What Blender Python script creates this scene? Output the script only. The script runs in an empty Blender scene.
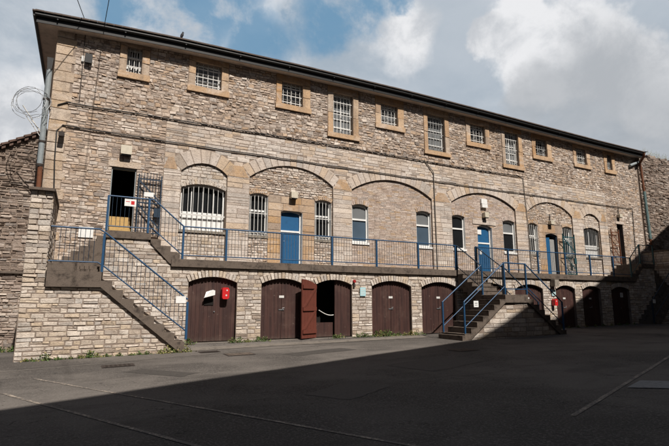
import bpy, math, random
from mathutils import Vector, Matrix, noise
rnd = random.Random(7)
S = bpy.context.scene
COL = S.collection
R = math.radians

# ------------------------------------------------------------------ camera
FW = Vector((0.45730978, 0.87360842, 0.16636133)).normalized()
RT = Vector((0.8860578, -0.46357286, -0.0013329)).normalized()
UP = RT.cross(FW)
cam_d = bpy.data.cameras.new('camera'); cam_d.lens = 25.7205; cam_d.sensor_width = 36
cam_d.clip_start = 0.05; cam_d.clip_end = 2000
cam = bpy.data.objects.new('camera', cam_d); COL.objects.link(cam)
cam.matrix_world = Matrix(((RT.x, UP.x, -FW.x, 0), (RT.y, UP.y, -FW.y, 0), (RT.z, UP.z, -FW.z, 0), (0, 0, 0, 1)))
S.camera = cam
F_PX = 477.97
def ray(px, py):                       # direction seen at a pixel of the 669x446 photograph (used to aim clouds)
    return (FW + RT*((px-334.5)/F_PX) - UP*((py-223)/F_PX)).normalized()

# ------------------------------------------------------------------ light
SUN = Vector((0.10, -1.0, 1.20)).normalized()
sd = bpy.data.lights.new('sun', 'SUN'); sd.energy = 5.0; sd.angle = R(0.5); sd.color = (1.0, 0.935, 0.86)
so = bpy.data.objects.new('sun', sd); COL.objects.link(so)
so.rotation_euler = SUN.to_track_quat('Z', 'Y').to_euler(); so.location = (0, -20, 40)
S.view_settings.view_transform = 'Standard'; S.view_settings.look = 'None'
S.view_settings.exposure = 0.3; S.view_settings.gamma = 1.0; S.view_settings.use_curve_mapping = False

# ------------------------------------------------------------------ node helpers
class NT:
    def __init__(s, tree): s.t = tree; s.n = tree.nodes; s.l = tree.links
    def add(s, typ, **kw):
        n = s.n.new(typ)
        for k, v in kw.items(): setattr(n, k, v)
        return n
    def put(s, sock, v):
        if isinstance(v, bpy.types.NodeSocket): s.l.new(v, sock)
        elif isinstance(v, (tuple, list)) and len(v) == 3 and sock.type == 'RGBA': sock.default_value = (*v, 1)
        else: sock.default_value = v
    def math(s, op, a, b=0.0, c=None, clamp=False):
        n = s.add('ShaderNodeMath', operation=op, use_clamp=clamp); s.put(n.inputs[0], a); s.put(n.inputs[1], b)
        if c is not None: s.put(n.inputs[2], c)
        return n.outputs[0]
    def vmath(s, op, a, b=(0, 0, 0), scale=None):
        n = s.add('ShaderNodeVectorMath', operation=op); s.put(n.inputs[0], a); s.put(n.inputs[1], b)
        if scale is not None: s.put(n.inputs['Scale'], scale)
        return n.outputs['Value'] if op in ('DOT_PRODUCT', 'LENGTH') else n.outputs[0]
    def noise(s, vec, scale, detail=4, rough=0.55, dist=0.0):
        n = s.add('ShaderNodeTexNoise'); s.put(n.inputs['Vector'], vec); n.inputs['Scale'].default_value = scale
        n.inputs['Detail'].default_value = detail; n.inputs['Roughness'].default_value = rough
        n.inputs['Distortion'].default_value = dist
        return n.outputs['Fac']
    def voro(s, vec, scale, feature='F1', out='Distance'):
        n = s.add('ShaderNodeTexVoronoi', feature=feature); s.put(n.inputs['Vector'], vec); n.inputs['Scale'].default_value = scale
        return n.outputs[out]
    def rng(s, v, a, b, c=0.0, d=1.0):
        n = s.add('ShaderNodeMapRange', interpolation_type='SMOOTHSTEP'); s.put(n.inputs[0], v)
        for i, q in enumerate((a, b, c, d)): n.inputs[i+1].default_value = q
        return n.outputs[0]
    def mix(s, f, a, b, blend='MIX'):
        n = s.add('ShaderNodeMix', data_type='RGBA', blend_type=blend); s.put(n.inputs[0], f)
        s.put(n.inputs[6], a); s.put(n.inputs[7], b)
        return n.outputs[2]
    def ramp(s, v, stops, interp='LINEAR'):
        n = s.add('ShaderNodeValToRGB'); s.put(n.inputs[0], v); e = n.color_ramp.elements; n.color_ramp.interpolation = interp
        while len(e) < len(stops): e.new(0.5)
        for q, (p, c) in zip(e, stops): q.position = p; q.color = (*c, 1)
        return n.outputs[0]
    def bump(s, h, strength=0.4, dist=0.02, nrm=None):
        n = s.add('ShaderNodeBump'); s.put(n.inputs['Height'], h); n.inputs['Strength'].default_value = strength
        n.inputs['Distance'].default_value = dist
        if nrm is not None: s.put(n.inputs['Normal'], nrm)
        return n.outputs[0]

def material(name, build):
    m = bpy.data.materials.new(name); m.use_nodes = True
    t = NT(m.node_tree); b = t.n['Principled BSDF']
    pos = t.add('ShaderNodeNewGeometry').outputs['Position']
    build(t, b, pos)
    return m

# ------------------------------------------------------------------ sky with clouds
W = bpy.data.worlds.new('World'); S.world = W; W.use_nodes = True
t = NT(W.node_tree); bg = t.n['Background']
sky = t.add('ShaderNodeTexSky', sky_type='NISHITA', sun_disc=False)
sky.sun_elevation = math.asin(SUN.z); sky.sun_rotation = math.atan2(SUN.x, SUN.y)
sky.altitude = 50; sky.dust_density = 2.0; sky.air_density = 1.0
D = t.add('ShaderNodeTexCoord').outputs['Generated']
sep = t.add('ShaderNodeSeparateXYZ'); t.put(sep.inputs[0], D)
den = t.math('ADD', t.math('MAXIMUM', sep.outputs[2], 0.0), 0.22)
cmb = t.add('ShaderNodeCombineXYZ'); t.put(cmb.inputs[0], t.math('DIVIDE', sep.outputs[0], den))
t.put(cmb.inputs[1], t.math('DIVIDE', sep.outputs[1], den)); cmb.inputs[2].default_value = 3.1
P2 = cmb.outputs[0]
n_big = t.noise(P2, 1.6, 5, 0.55, 0.3)
n_mid = t.noise(P2, 4.2, 6, 0.6, 0.25)
n_fine = t.noise(D, 9.0, 6, 0.62, 0.2)
wv = t.add('ShaderNodeTexNoise'); t.put(wv.inputs['Vector'], D); wv.inputs['Scale'].default_value = 5.0; wv.inputs['Detail'].default_value = 6
wv.inputs['Roughness'].default_value = 0.6
warp = t.vmath('SCALE', t.vmath('SUBTRACT', wv.outputs['Color'], (0.5, 0.5, 0.5)), scale=0.20)
Dw = t.vmath('NORMALIZE', t.vmath('ADD', D, warp))
def blob(px, py, deg, soft=0.5):
    v = ray(px, py)
    d = t.vmath('DOT_PRODUCT', Dw, tuple(v))
    return t.rng(d, math.cos(R(deg*(1+soft))), math.cos(R(deg*(1-soft))))
def msum(*a):
    r = a[0]
    for q in a[1:]: r = t.math('MAXIMUM', r, q)
    return r
blue = msum(blob(160, 8, 3.6), blob(205, 12, 5.5), blob(265, 38, 3.5), blob(325, 12, 3.6), blob(355, 14, 2.6), blob(120, 5, 2.2), blob(395, 2, 1.5))
blue = t.math('MULTIPLY', blue, t.rng(n_fine, 0.30, 0.56))
cum = msum(blob(512, 38, 3.2, .16), blob(535, 28, 4.2, .16), blob(560, 45, 5.0, .18), blob(540, 70, 4.6, .2), blob(600, 60, 4.6, .18), blob(632, 78, 4.2, .18), blob(660, 100, 4.2, .2),
           blob(10, 118, 5.2, .3), blob(30, 95, 2.5, .3), blob(262, 14, 2.4, .4), blob(400, 40, 3.0, .6), blob(215, 45, 3.5, .5))
belly = msum(blob(600, 98, 5.5, .6), blob(560, 92, 3.5, .6), blob(650, 128, 5, .6), blob(530, 108, 2.5, .7))
calm = msum(blob(450, 70, 7.0, .5), blob(440, 20, 6.0, .5), blob(620, 10, 6, .5), blob(660, 30, 5, .5))
# everywhere else: broken cloud from plain noise
cover = t.rng(n_big, 0.60, 0.74)
ic = t.vmath('DOT_PRODUCT', D, tuple(ray(334, 100)))
inview = t.rng(ic, math.cos(R(49)), math.cos(R(41)))
cover = t.math('MAXIMUM', cover, inview)
cover = t.math('MULTIPLY', cover, t.math('SUBTRACT', 1.0, t.math('MULTIPLY', blue, 0.92)))
K = 10.0
thin = t.mix(t.math('ADD', t.math('MULTIPLY', t.rng(n_mid, 0.30, 0.70), t.math('SUBTRACT', 1.0, t.math('MULTIPLY', calm, 0.7))), t.math('MULTIPLY', calm, 0.16)), (0.31*K, 0.365*K, 0.425*K), (0.50*K, 0.53*K, 0.57*K))
bright = t.mix(t.rng(n_fine, 0.35, 0.62), (0.45*K, 0.47*K, 0.50*K), (0.68*K, 0.685*K, 0.70*K))
cl = t.mix(cum, thin, bright)
cl = t.mix(t.math('MULTIPLY', belly, 0.75), cl, (0.33*K, 0.35*K, 0.375*K))
sk = t.mix(t.math('MULTIPLY', inview, 0.8), t.mix(0.72, sky.outputs[0], (0, 0, 0)), (0.145*K, 0.30*K, 0.46*K))
t.put(bg.inputs['Color'], t.mix(cover, sk, cl))
bg.inputs['Strength'].default_value = 0.10

# ------------------------------------------------------------------ materials
def attr(t, name='tone'):
    a = t.add('ShaderNodeAttribute'); a.attribute_name = name
    s = t.add('ShaderNodeSeparateColor'); t.put(s.inputs[0], a.outputs['Color']); return s.outputs

def stone_mat(name, stops, stain=(0.10, 0.085, 0.07), stain_amt=0.45, warm=(0.42, 0.27, 0.13), warm_amt=0.35, bs=0.6, dark_top=False):
    tint = lambda q: (min(.95, q[0]*1.10), min(.95, q[1]*1.08), min(.95, q[2]*1.09))
    stops = [(k, tint(q)) for k, q in stops]
    def f(t, b, p):
        a = attr(t)
        c = t.ramp(a[0], stops)
        n1 = t.noise(p, 0.45, 4, 0.6); n2 = t.noise(p, 3.2, 6, 0.65); n3 = t.noise(p, 26, 5, 0.7); n4 = t.noise(p, 90, 2, 0.6)
        c = t.mix(t.math('MULTIPLY', t.rng(t.math('ADD', n1, t.math('MULTIPLY', a[1], 0.25)), 0.50, 0.80), warm_amt), c, warm)
        c = t.mix(t.math('MULTIPLY', t.rng(a[1], 0.84, 0.90), 0.55), c, warm)
        c = t.mix(t.math('MULTIPLY', t.rng(a[1], 0.16, 0.10), 0.45), c, (0.30, 0.28, 0.26))
        ns = t.noise(t.vmath('MULTIPLY', p, (2.6, 2.6, 0.28)), 1.0, 5, 0.65)
        nb = t.noise(p, 1.1, 5, 0.62, 0.4)
        c = t.mix(t.math('MULTIPLY', t.rng(n2, 0.48, 0.72), stain_amt), c, stain)
        c = t.mix(t.math('MULTIPLY', t.rng(ns, 0.52, 0.72), stain_amt*0.9), c, tuple(q*0.75 for q in stain))
        c = t.mix(t.math('MULTIPLY', t.rng(nb, 0.54, 0.70), stain_amt*0.6), c, stain)
        n6 = t.noise(t.vmath('MULTIPLY', p, (0.55, 0.55, 1.1)), 1.3, 6, 0.68, 0.7)
        c = t.mix(t.math('MULTIPLY', t.rng(n6, 0.52, 0.66), 0.38), c, tint((0.60, 0.545, 0.48)))
        n5 = t.noise(p, 11, 5, 0.72, 0.5)
        c = t.mix(t.math('MULTIPLY', t.rng(n5, 0.54, 0.66), 0.5), c, tuple(q*0.62 for q in stain))
        c = t.mix(t.math('MULTIPLY', t.rng(n3, 0.52, 0.70), 0.45), c, (0.20, 0.16, 0.13))
        c = t.mix(t.math('MULTIPLY', t.rng(n3, 0.50, 0.26), 0.35), c, (0.66, 0.60, 0.52))
        t.put(b.inputs['Base Color'], c); b.inputs['Roughness'].default_value = 0.92
        b.inputs['Specular IOR Level'].default_value = 0.2
        h = t.math('ADD', t.math('ADD', t.math('MULTIPLY', n3, 0.9), t.math('MULTIPLY', n5, 1.6)), t.math('MULTIPLY', n4, 0.35))
        t.put(b.inputs['Normal'], t.bump(h, bs, 0.035))
    return material(name, f)

M = {}
M['rubble'] = stone_mat('rubble_stone', [(0, (0.21, 0.165, 0.135)), (0.12, (0.39, 0.325, 0.27)), (0.5, (0.50, 0.43, 0.365)), (0.85, (0.60, 0.535, 0.46)), (1, (0.68, 0.62, 0.54))], stain=(0.20, 0.155, 0.125), warm=(0.46, 0.31, 0.19), warm_amt=0.40, stain_amt=0.45)
M['ashlar'] = stone_mat('dressed_stone', [(0, (0.38, 0.325, 0.28)), (0.3, (0.46, 0.405, 0.35)), (0.7, (0.52, 0.465, 0.41)), (1, (0.60, 0.55, 0.485))], stain=(0.25, 0.21, 0.18), warm=(0.52, 0.38, 0.25), warm_amt=0.40, stain_amt=0.45, bs=0.5)
M['ochre'] = stone_mat('ochre_stone', [(0, (0.30, 0.20, 0.125)), (0.5, (0.38, 0.27, 0.175)), (1, (0.47, 0.365, 0.26))], stain=(0.27, 0.20, 0.15), warm=(0.47, 0.28, 0.12), stain_amt=0.5, warm_amt=0.5, bs=0.4)
M['brownbrick'] = stone_mat('brown_brick', [(0, (0.33, 0.265, 0.225)), (0.5, (0.43, 0.355, 0.305)), (1, (0.52, 0.45, 0.39))], stain=(0.24, 0.17, 0.13), stain_amt=0.35, warm_amt=0.2, bs=0.35)
M['squared'] = stone_mat('squared_stone', [(0, (0.24, 0.195, 0.16)), (0.15, (0.36, 0.315, 0.27)), (0.5, (0.48, 0.43, 0.375)), (1, (0.63, 0.59, 0.53))], stain=(0.26, 0.21, 0.17), warm=(0.52, 0.40, 0.27), warm_amt=0.35, stain_amt=0.5, bs=0.6)
M['brownrubble'] = stone_mat('brown_rubble_stone', [(0, (0.11, 0.085, 0.07)), (0.4, (0.215, 0.17, 0.14)), (0.85, (0.32, 0.26, 0.215)), (1, (0.48, 0.42, 0.355))], stain=(0.14, 0.11, 0.09), warm=(0.27, 0.20, 0.155), warm_amt=0.4, stain_amt=0.5)  # browner, darker rubble tones for outbuilding and boundary wall

M['orange'] = stone_mat('orange_ochre_stone', [(0, (0.32, 0.205, 0.12)), (0.5, (0.42, 0.29, 0.175)), (1, (0.50, 0.38, 0.26))], stain=(0.25, 0.18, 0.13), warm=(0.45, 0.25, 0.10), stain_amt=0.6, warm_amt=0.4, bs=0.4)
M['quoin'] = stone_mat('pale_ochre_stone', [(0, (0.36, 0.285, 0.215)), (0.5, (0.44, 0.355, 0.27)), (1, (0.52, 0.45, 0.37))], stain=(0.27, 0.22, 0.18), warm=(0.46, 0.32, 0.19), stain_amt=0.55, warm_amt=0.5, bs=0.5)
def flat(name, col, rough=0.6, spec=0.3, n_amt=0.25, n_scale=8, ncol=None, metal=0.0, bs=0.15):
    def f(t, b, p):
        n = t.noise(p, n_scale, 5, 0.65); n2 = t.noise(p, n_scale*7, 3, 0.6)
        dk = ncol or tuple(x*0.45 for x in col)
        c = t.mix(t.math('MULTIPLY', t.rng(n, 0.45, 0.75), n_amt*1.6), col, dk)
        c = t.mix(t.math('MULTIPLY', t.rng(n2, 0.4, 0.7), n_amt), c, tuple(x*0.7 for x in col))
        t.put(b.inputs['Base Color'], c); b.inputs['Roughness'].default_value = rough; b.inputs['Metallic'].default_value = metal
        b.inputs['Specular IOR Level'].default_value = spec
        if bs: t.put(b.inputs['Normal'], t.bump(n2, bs, 0.01))
    return material(name, f)
M['mortar'] = flat('mortar', (0.26, 0.205, 0.165), 0.95, 0.1, 0.5, 5)
M['mortar_light'] = flat('pale_mortar', (0.24, 0.19, 0.155), 0.95, 0.1, 0.5, 5)
M['concrete'] = flat('weathered_concrete', (0.135, 0.108, 0.088), 0.92, 0.15, 0.75, 5.5, (0.042, 0.034, 0.029), bs=0.5)
M['concrete_pale'] = flat('worn_concrete', (0.26, 0.23, 0.19), 0.9, 0.15, 0.6, 5, (0.10, 0.085, 0.07), bs=0.5)
M['slate'] = flat('slate', (0.10, 0.075, 0.062), 0.75, 0.3, 0.5, 6)
M['blackpaint'] = flat('black_paint', (0.016, 0.016, 0.016), 0.5, 0.3, 0.3, 9)
M['soffit'] = flat('soffit_board', (0.60, 0.50, 0.42), 0.8, 0.2, 0.4, 3)
M['cellarpaint'] = flat('maroon_brown_paint', (0.052, 0.024, 0.02), 0.5, 0.4, 0.45, 5, (0.022, 0.012, 0.010))
def _door(t, b, p):
    n = t.noise(t.vmath('MULTIPLY', p, (9, 9, 0.7)), 1.0, 5, 0.65); n2 = t.noise(p, 2.0, 4, 0.6); n3 = t.noise(t.vmath('MULTIPLY', p, (40, 40, 3)), 1.0, 3, 0.6); n4 = t.noise(p, 9, 5, 0.7)
    c = t.mix(t.rng(n, 0.35, 0.65), (0.060, 0.028, 0.023), (0.036, 0.018, 0.016))
    c = t.mix(t.math('MULTIPLY', t.rng(n2, 0.5, 0.72), 0.5), c, (0.085, 0.050, 0.040))
    c = t.mix(t.math('MULTIPLY', t.rng(n4, 0.62, 0.70), 0.7), c, (0.14, 0.10, 0.08))
    sp = t.add('ShaderNodeSeparateXYZ'); t.put(sp.inputs[0], p)
    c = t.mix(t.math('MULTIPLY', t.rng(t.math('ADD', sp.outputs[2], t.math('MULTIPLY', n4, 0.5)), -0.75, -1.05), 0.55), c, (0.10, 0.075, 0.06))
    t.put(b.inputs['Base Color'], c); b.inputs['Roughness'].default_value = 0.55; b.inputs['Specular IOR Level'].default_value = 0.35
    t.put(b.inputs['Normal'], t.bump(n3, 0.35, 0.006))
M['cellarpaint'] = material('worn_maroon_paint', _door)
M['redwood'] = flat('red_brown_wood', (0.125, 0.036, 0.024), 0.6, 0.3, 0.45, 6, (0.09, 0.03, 0.02))
M['blue'] = flat('blue_rail_paint', (0.014, 0.064, 0.145), 0.42, 0.45, 0.4, 14, (0.02, 0.035, 0.06))
M['darkblue'] = flat('dark_blue_paint', (0.012, 0.030, 0.055), 0.5, 0.4, 0.4, 14)
M['teal'] = flat('teal_paint', (0.012, 0.07, 0.085), 0.5, 0.4, 0.4, 14)
M['bluedoor'] = flat('blue_door_paint', (0.016, 0.095, 0.22), 0.45, 0.4, 0.22, 5)
M['baluster'] = flat('grey_baluster_paint', (0.10, 0.105, 0.11), 0.5, 0.4, 0.5, 12, (0.05, 0.035, 0.03))
M['white'] = flat('white_paint', (0.74, 0.74, 0.72), 0.5, 0.35, 0.18, 9)
M['bar'] = flat('pale_bar_paint', (0.62, 0.61, 0.58), 0.5, 0.35, 0.3, 12)
M['greybar'] = flat('grey_bar_paint', (0.33, 0.33, 0.32), 0.5, 0.35, 0.4, 12)
M['rust'] = flat('rusty_metal', (0.16, 0.065, 0.035), 0.85, 0.2, 0.5, 9)
M['greypipe'] = flat('grey_pipe_paint', (0.25, 0.28, 0.29), 0.5, 0.35, 0.35, 6)
M['greenpipe'] = flat('green_grey_pipe_paint', (0.11, 0.17, 0.17), 0.5, 0.35, 0.4, 6)
M['cable'] = flat('black_cable', (0.02, 0.02, 0.02), 0.6, 0.3, 0.1, 9, bs=0)
M['palecable'] = flat('grey_conduit', (0.16, 0.14, 0.12), 0.6, 0.3, 0.3, 9, bs=0)
M['lampbody'] = flat('cream_lamp_casing', (0.55, 0.50, 0.40), 0.5, 0.35, 0.3, 8)
M['dark'] = flat('painted_darkness', (0.02, 0.018, 0.017), 0.95, 0.05, 0.3, 4)  # near-black: darkness of unlit rooms and a cast shadow put into the colour
M['plaster'] = flat('interior_plaster', (0.10, 0.09, 0.08), 0.9, 0.1, 0.3, 2)
M['red'] = flat('red_plastic', (0.52, 0.018, 0.02), 0.4, 0.45, 0.12, 10, bs=0)
M['skysign'] = flat('pale_blue_sign_face', (0.36, 0.58, 0.62), 0.5, 0.35, 0.15, 25, bs=0)
M['yellowbrick'] = flat('yellow_stair_paint', (0.46, 0.31, 0.13), 0.8, 0.2, 0.35, 9)
M['galv'] = flat('galvanised_wire', (0.30, 0.31, 0.32), 0.4, 0.5, 0.2, 20, metal=0.6, bs=0)
M['iron'] = flat('cast_iron', (0.045, 0.035, 0.030), 0.75, 0.3, 0.5, 12)
M['tile'] = flat('clay_roof_tile', (0.13, 0.085, 0.068), 0.85, 0.2, 0.5, 6)
M['feather'] = flat('dark_feathers', (0.025, 0.025, 0.03), 0.7, 0.3, 0.3, 40)
M['yardstone'] = flat('grey_render', (0.16, 0.145, 0.125), 0.9, 0.2, 0.4, 2)
M['linepaint'] = None
def glass(name, col, rough=0.06):
    def f(t, b, p):
        n = t.noise(p, 1.2, 2, 0.5)
        t.put(b.inputs['Base Color'], t.mix(n, col, tuple(x*0.5 for x in col))); b.inputs['Roughness'].default_value = rough
        b.inputs['Specular IOR Level'].default_value = 0.6
        t.put(b.inputs['Normal'], t.bump(n, 0.05, 0.05))
    return material(name, f)
M['glass'] = glass('dark_window_glass', (0.018, 0.02, 0.022))
M['reflectionglass'] = glass('painted_reflection_glass', (0.085, 0.125, 0.17), 0.15)  # bluish reflection painted into the pane colour
M['frostglass'] = glass('net_curtained_glass', (0.20, 0.21, 0.215), 0.35)
def _leaf(t, b, p):
    a = attr(t); t.put(b.inputs['Base Color'], t.ramp(a[0], [(0, (0.035, 0.075, 0.015)), (0.6, (0.08, 0.14, 0.03)), (0.85, (0.16, 0.17, 0.05)), (1, (0.30, 0.24, 0.10))]))
    b.inputs['Roughness'].default_value = 0.7
M['leaf'] = material('weed_leaf', _leaf)
def _asphalt(t, b, p):
    n0 = t.noise(p, 0.22, 4, 0.6, 0.4); n1 = t.noise(p, 1.1, 6, 0.7); n2 = t.noise(p, 55, 3, 0.7); n3 = t.noise(p, 150, 2, 0.6)
    v = t.voro(p, 120)
    c = t.mix(t.rng(n0, 0.38, 0.62), (0.060, 0.053, 0.048), (0.135, 0.120, 0.107))
    c = t.mix(t.math('MULTIPLY', t.rng(n1, 0.45, 0.72), 0.55), c, (0.052, 0.048, 0.044))
    c = t.mix(t.math('MULTIPLY', t.rng(t.noise(p, 32, 4, 0.75), 0.47, 0.66), 0.75), c, (0.19, 0.172, 0.155))
    c = t.mix(t.math('MULTIPLY', t.rng(t.voro(p, 60), 0.22, 0.05), 0.6), c, (0.22, 0.20, 0.18))
    n5 = t.noise(t.vmath('MULTIPLY', p, (0.35, 1.3, 0.0)), 0.9, 5, 0.65, 0.6)
    c = t.mix(t.math('MULTIPLY', t.rng(n5, 0.52, 0.68), 0.5), c, (0.048, 0.043, 0.039))
    cr = t.math('ABSOLUTE', t.math('SUBTRACT', t.noise(p, 0.33, 6, 0.62, 0.5), 0.5))
    crack = t.math('MULTIPLY', t.rng(cr, 0.0030, 0.0008), t.rng(n1, 0.42, 0.55))
    c = t.mix(t.math('MULTIPLY', crack, 0.75), c, (0.022, 0.020, 0.018))
    t.put(b.inputs['Base Color'], c); b.inputs['Roughness'].default_value = 0.9
    b.inputs['Specular IOR Level'].default_value = 0.25
    t.put(b.inputs['Normal'], t.bump(t.math('ADD', t.math('MULTIPLY', v, 0.8), n2), 0.55, 0.012))
M['asphalt'] = material('worn_asphalt', _asphalt)
def _paint(t, b, p):
    n = t.noise(p, 22, 5, 0.75); n1 = t.noise(p, 2.0, 3, 0.6)
    c = t.mix(t.rng(t.math('ADD', n, t.math('MULTIPLY', n1, 0.5)), 0.60, 0.80), (0.34, 0.285, 0.23), (0.10, 0.088, 0.078))
    t.put(b.inputs['Base Color'], c); b.inputs['Roughness'].default_value = 0.85
M['linepaint'] = material('worn_line_paint', _paint)

# ------------------------------------------------------------------ mesh builder
class MB:
    def __init__(s): s.v = []; s.f = []; s.c = []; s.m = []; s.sm = []
    def face(s, pts, tone=(0.5, 0.5), mi=0, smooth=False):
        i = len(s.v); s.v.extend([tuple(p) for p in pts]); s.f.append(list(range(i, i+len(pts)))); s.c.append(tone); s.m.append(mi); s.sm.append(smooth)
    def faces(s, vs, fs, tone=(0.5, 0.5), mi=0, smooth=False):
        i = len(s.v); s.v.extend([tuple(p) for p in vs])
        for f in fs: s.f.append([i+k for k in f]); s.c.append(tone); s.m.append(mi); s.sm.append(smooth)
    def box(s, x0, x1, y0, y1, z0, z1, tone=(0.5, 0.5), mi=0):
        vs = [(x0, y0, z0), (x1, y0, z0), (x1, y1, z0), (x0, y1, z0), (x0, y0, z1), (x1, y0, z1), (x1, y1, z1), (x0, y1, z1)]
        s.faces(vs, [(0, 3, 2, 1), (4, 5, 6, 7), (0, 1, 5, 4), (1, 2, 6, 5), (2, 3, 7, 6), (3, 0, 4, 7)], tone, mi)
    def bbox(s, x0, x1, y0, y1, z0, z1, b=0.006, tone=(0.5, 0.5), mi=0):     # box with chamfered edges along its length
        pts = [(x0+b, z0), (x1-b, z0), (x1, z0+b), (x1, z1-b), (x1-b, z1), (x0+b, z1), (x0, z1-b), (x0, z0+b)]
        s.prism([(x, z) for x, z in pts], y0, y1, tone, mi)
    def prism(s, poly, y0, y1, tone=(0.5, 0.5), mi=0, axis='y'):             # poly in (x,z) extruded along y (or (y,z) along x, (x,y) along z)
        n = len(poly)
        def P(a, b, d): return (a, d, b) if axis == 'y' else ((d, a, b) if axis == 'x' else (a, b, d))
        vs = [P(a, b, y0) for a, b in poly] + [P(a, b, y1) for a, b in poly]
        fs = [tuple(range(n)), tuple(range(2*n-1, n-1, -1))] + [(i, n+i, n+(i+1) % n, (i+1) % n) for i in range(n)]
        s.faces(vs, fs, tone, mi)
    def tube(s, pts, r, seg=8, tone=(0.5, 0.5), mi=0, smooth=True, caps=True):
        pts = [Vector(p) for p in pts]; rings = []; up = None
        for i, p in enumerate(pts):
            d = (pts[min(i+1, len(pts)-1)] - pts[max(i-1, 0)]).normalized()
            a = up if up is not None and abs(up.dot(d)) < 0.95 else (Vector((0, 0, 1)) if abs(d.z) < 0.9 else Vector((1, 0, 0)))
            u = (a - d*a.dot(d)).normalized(); w = d.cross(u); up = u
            rr = r[i] if isinstance(r, (list, tuple)) else r
            rings.append([p + (u*math.cos(2*math.pi*k/seg) + w*math.sin(2*math.pi*k/seg))*rr for k in range(seg)])
        vs = [q for g in rings for q in g]; fs = []
        for i in range(len(rings)-1):
            for k in range(seg): fs.append((i*seg+k, i*seg+(k+1) % seg, (i+1)*seg+(k+1) % seg, (i+1)*seg+k))
        s.faces(vs, fs, tone, mi, smooth)
        if caps:
            s.faces(rings[0], [tuple(range(seg-1, -1, -1))], tone, mi); s.faces(rings[-1], [tuple(range(seg))], tone, mi)
    def build(s, name, mats, parent=None, loc=None):
        me = bpy.data.meshes.new(name); me.from_pydata(s.v, [], s.f)
        if not isinstance(mats, (list, tuple)): mats = [mats]
        for m in mats: me.materials.append(m)
        me.polygons.foreach_set('material_index', s.m); me.polygons.foreach_set('use_smooth', s.sm)
        ca = me.color_attributes.new('tone', 'FLOAT_COLOR', 'CORNER'); buf = []
        for f, c in zip(s.f, s.c): buf.extend([c[0], c[1], 0, 1]*len(f))
        ca.data.foreach_set('color', buf); me.update()
        o = bpy.data.objects.new(name, me); COL.objects.link(o)
        if loc is not None:
            L = Vector(loc); me.transform(Matrix.Translation(-L)); o.location = L
        if parent:
            o.parent = parent
            w = Vector((0, 0, 0)); q = parent
            while q: w += q.location; q = q.parent
            if loc is not None: o.location = Vector(loc) - w
            else: o.location = -w
        return o

def tag(o, label, cat, group=None):
    o['label'] = label; o['category'] = cat
    if group: o['group'] = group
    return o
def struct(o): o['kind'] = 'structure'; return o
def thing(name, label, cat, loc, group=None):
    o = bpy.data.objects.new(name, None); COL.objects.link(o); o.location = loc; o.empty_display_size = 0.3
    return tag(o, label, cat, group)
def copy_tree(o, parent=None):
    c = o.copy(); COL.objects.link(c); c.parent = parent
    for ch in list(o.children): copy_tree(ch, c)
    return c

# ------------------------------------------------------------------ ground
GW = -1.21
def sstep(a, b, x):
    t_ = max(0, min(1, (x-a)/(b-a))); return t_*t_*(3-2*t_)
def gz(x, y):
    b = -1.42 + 0.0125*max(-6, min(32, x)) - (0.012*(14-max(-5, y)) if y < 14 else 0)
    k = sstep(14.7, 15.55, y)
    if x > -1.0: b = b + (max(b, GW)-b)*k*sstep(1.2, 2.6, x)
    return b + 0.012*noise.noise(Vector((x*0.35, y*0.35, 0)))
mb = MB()
xs = [-300, -120, -60, -30, -15, -8] + [-5+0.4*i for i in range(101)] + [37, 42, 50, 70, 120, 300]
ys = [-300, -120, -60, -30, -15, -8] + [-4+0.4*i for i in range(45)] + [14+0.2*i for i in range(1, 12)] + [17, 20, 26, 40, 80, 300]
ys = sorted(set(round(y, 3) for y in ys))
vs = [(x, y, gz(x, y)) for y in ys for x in xs]; nx = len(xs)
mb.faces(vs, [(j*nx+i, j*nx+i+1, (j+1)*nx+i+1, (j+1)*nx+i) for j in range(len(ys)-1) for i in range(nx-1)], smooth=True)
struct(mb.build('ground', M['asphalt']))

def strip(pts, w, dz=0.006, step=0.35):
    m = MB(); P = []
    for (x0, y0), (x1, y1) in zip(pts, pts[1:]):
        L = math.hypot(x1-x0, y1-y0); n = max(1, int(L/step))
        for i in range(n): P.append((x0+(x1-x0)*i/n, y0+(y1-y0)*i/n))
    P.append(pts[-1]); vs = []
    for i, (x, y) in enumerate(P):
        a = P[max(0, i-1)]; b = P[min(len(P)-1, i+1)]; dx, dy = b[0]-a[0], b[1]-a[1]; L = math.hypot(dx, dy)
        nx_, ny_ = -dy/L*w/2, dx/L*w/2
        for sg in (-1, 1): vs.append((x+sg*nx_, y+sg*ny_, gz(x+sg*nx_, y+sg*ny_)+dz))
    m.faces(vs, [(2*i, 2*i+2, 2*i+3, 2*i+1) for i in range(len(P)-1)], smooth=True)
    return m
def ext(a, b, k): return (a[0]+(b[0]-a[0])*k, a[1]+(b[1]-a[1])*k)
l1 = ((-1.10, 10.10), (1.21, 5.53)); l2 = ((-0.71, 11.45), (2.83, 5.15)); l3 = ((5.85, 4.42), (13.23, 7.11))
for a, b, w, k0, k1 in ((*l1, 0.06, -0.5, 1.6), (*l2, 0.06, 0.0, 1.4), (*l3, 0.07, 0.0, 1.7)):
    struct(strip([ext(a, b, k0), ext(a, b, k1)], w).build('road_marking', M['linepaint']))
m = MB(); G_ = []
for i in range(9):
    for j in range(3):
        x, y = 8.34+.86*j/2+3.3*i/8, 5.21+.28*j/2-2.5*i/8; G_.append((x, y, gz(x, y)+.012))
m.faces(G_, [(i*3+j, (i+1)*3+j, (i+1)*3+j+1, i*3+j+1) for i in range(8) for j in range(2)], smooth=True)
struct(m.build('road_marking', flat('worn_white_paint', (0.27, 0.27, 0.27), 0.85, 0.2, 0.5, 12)))
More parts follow.
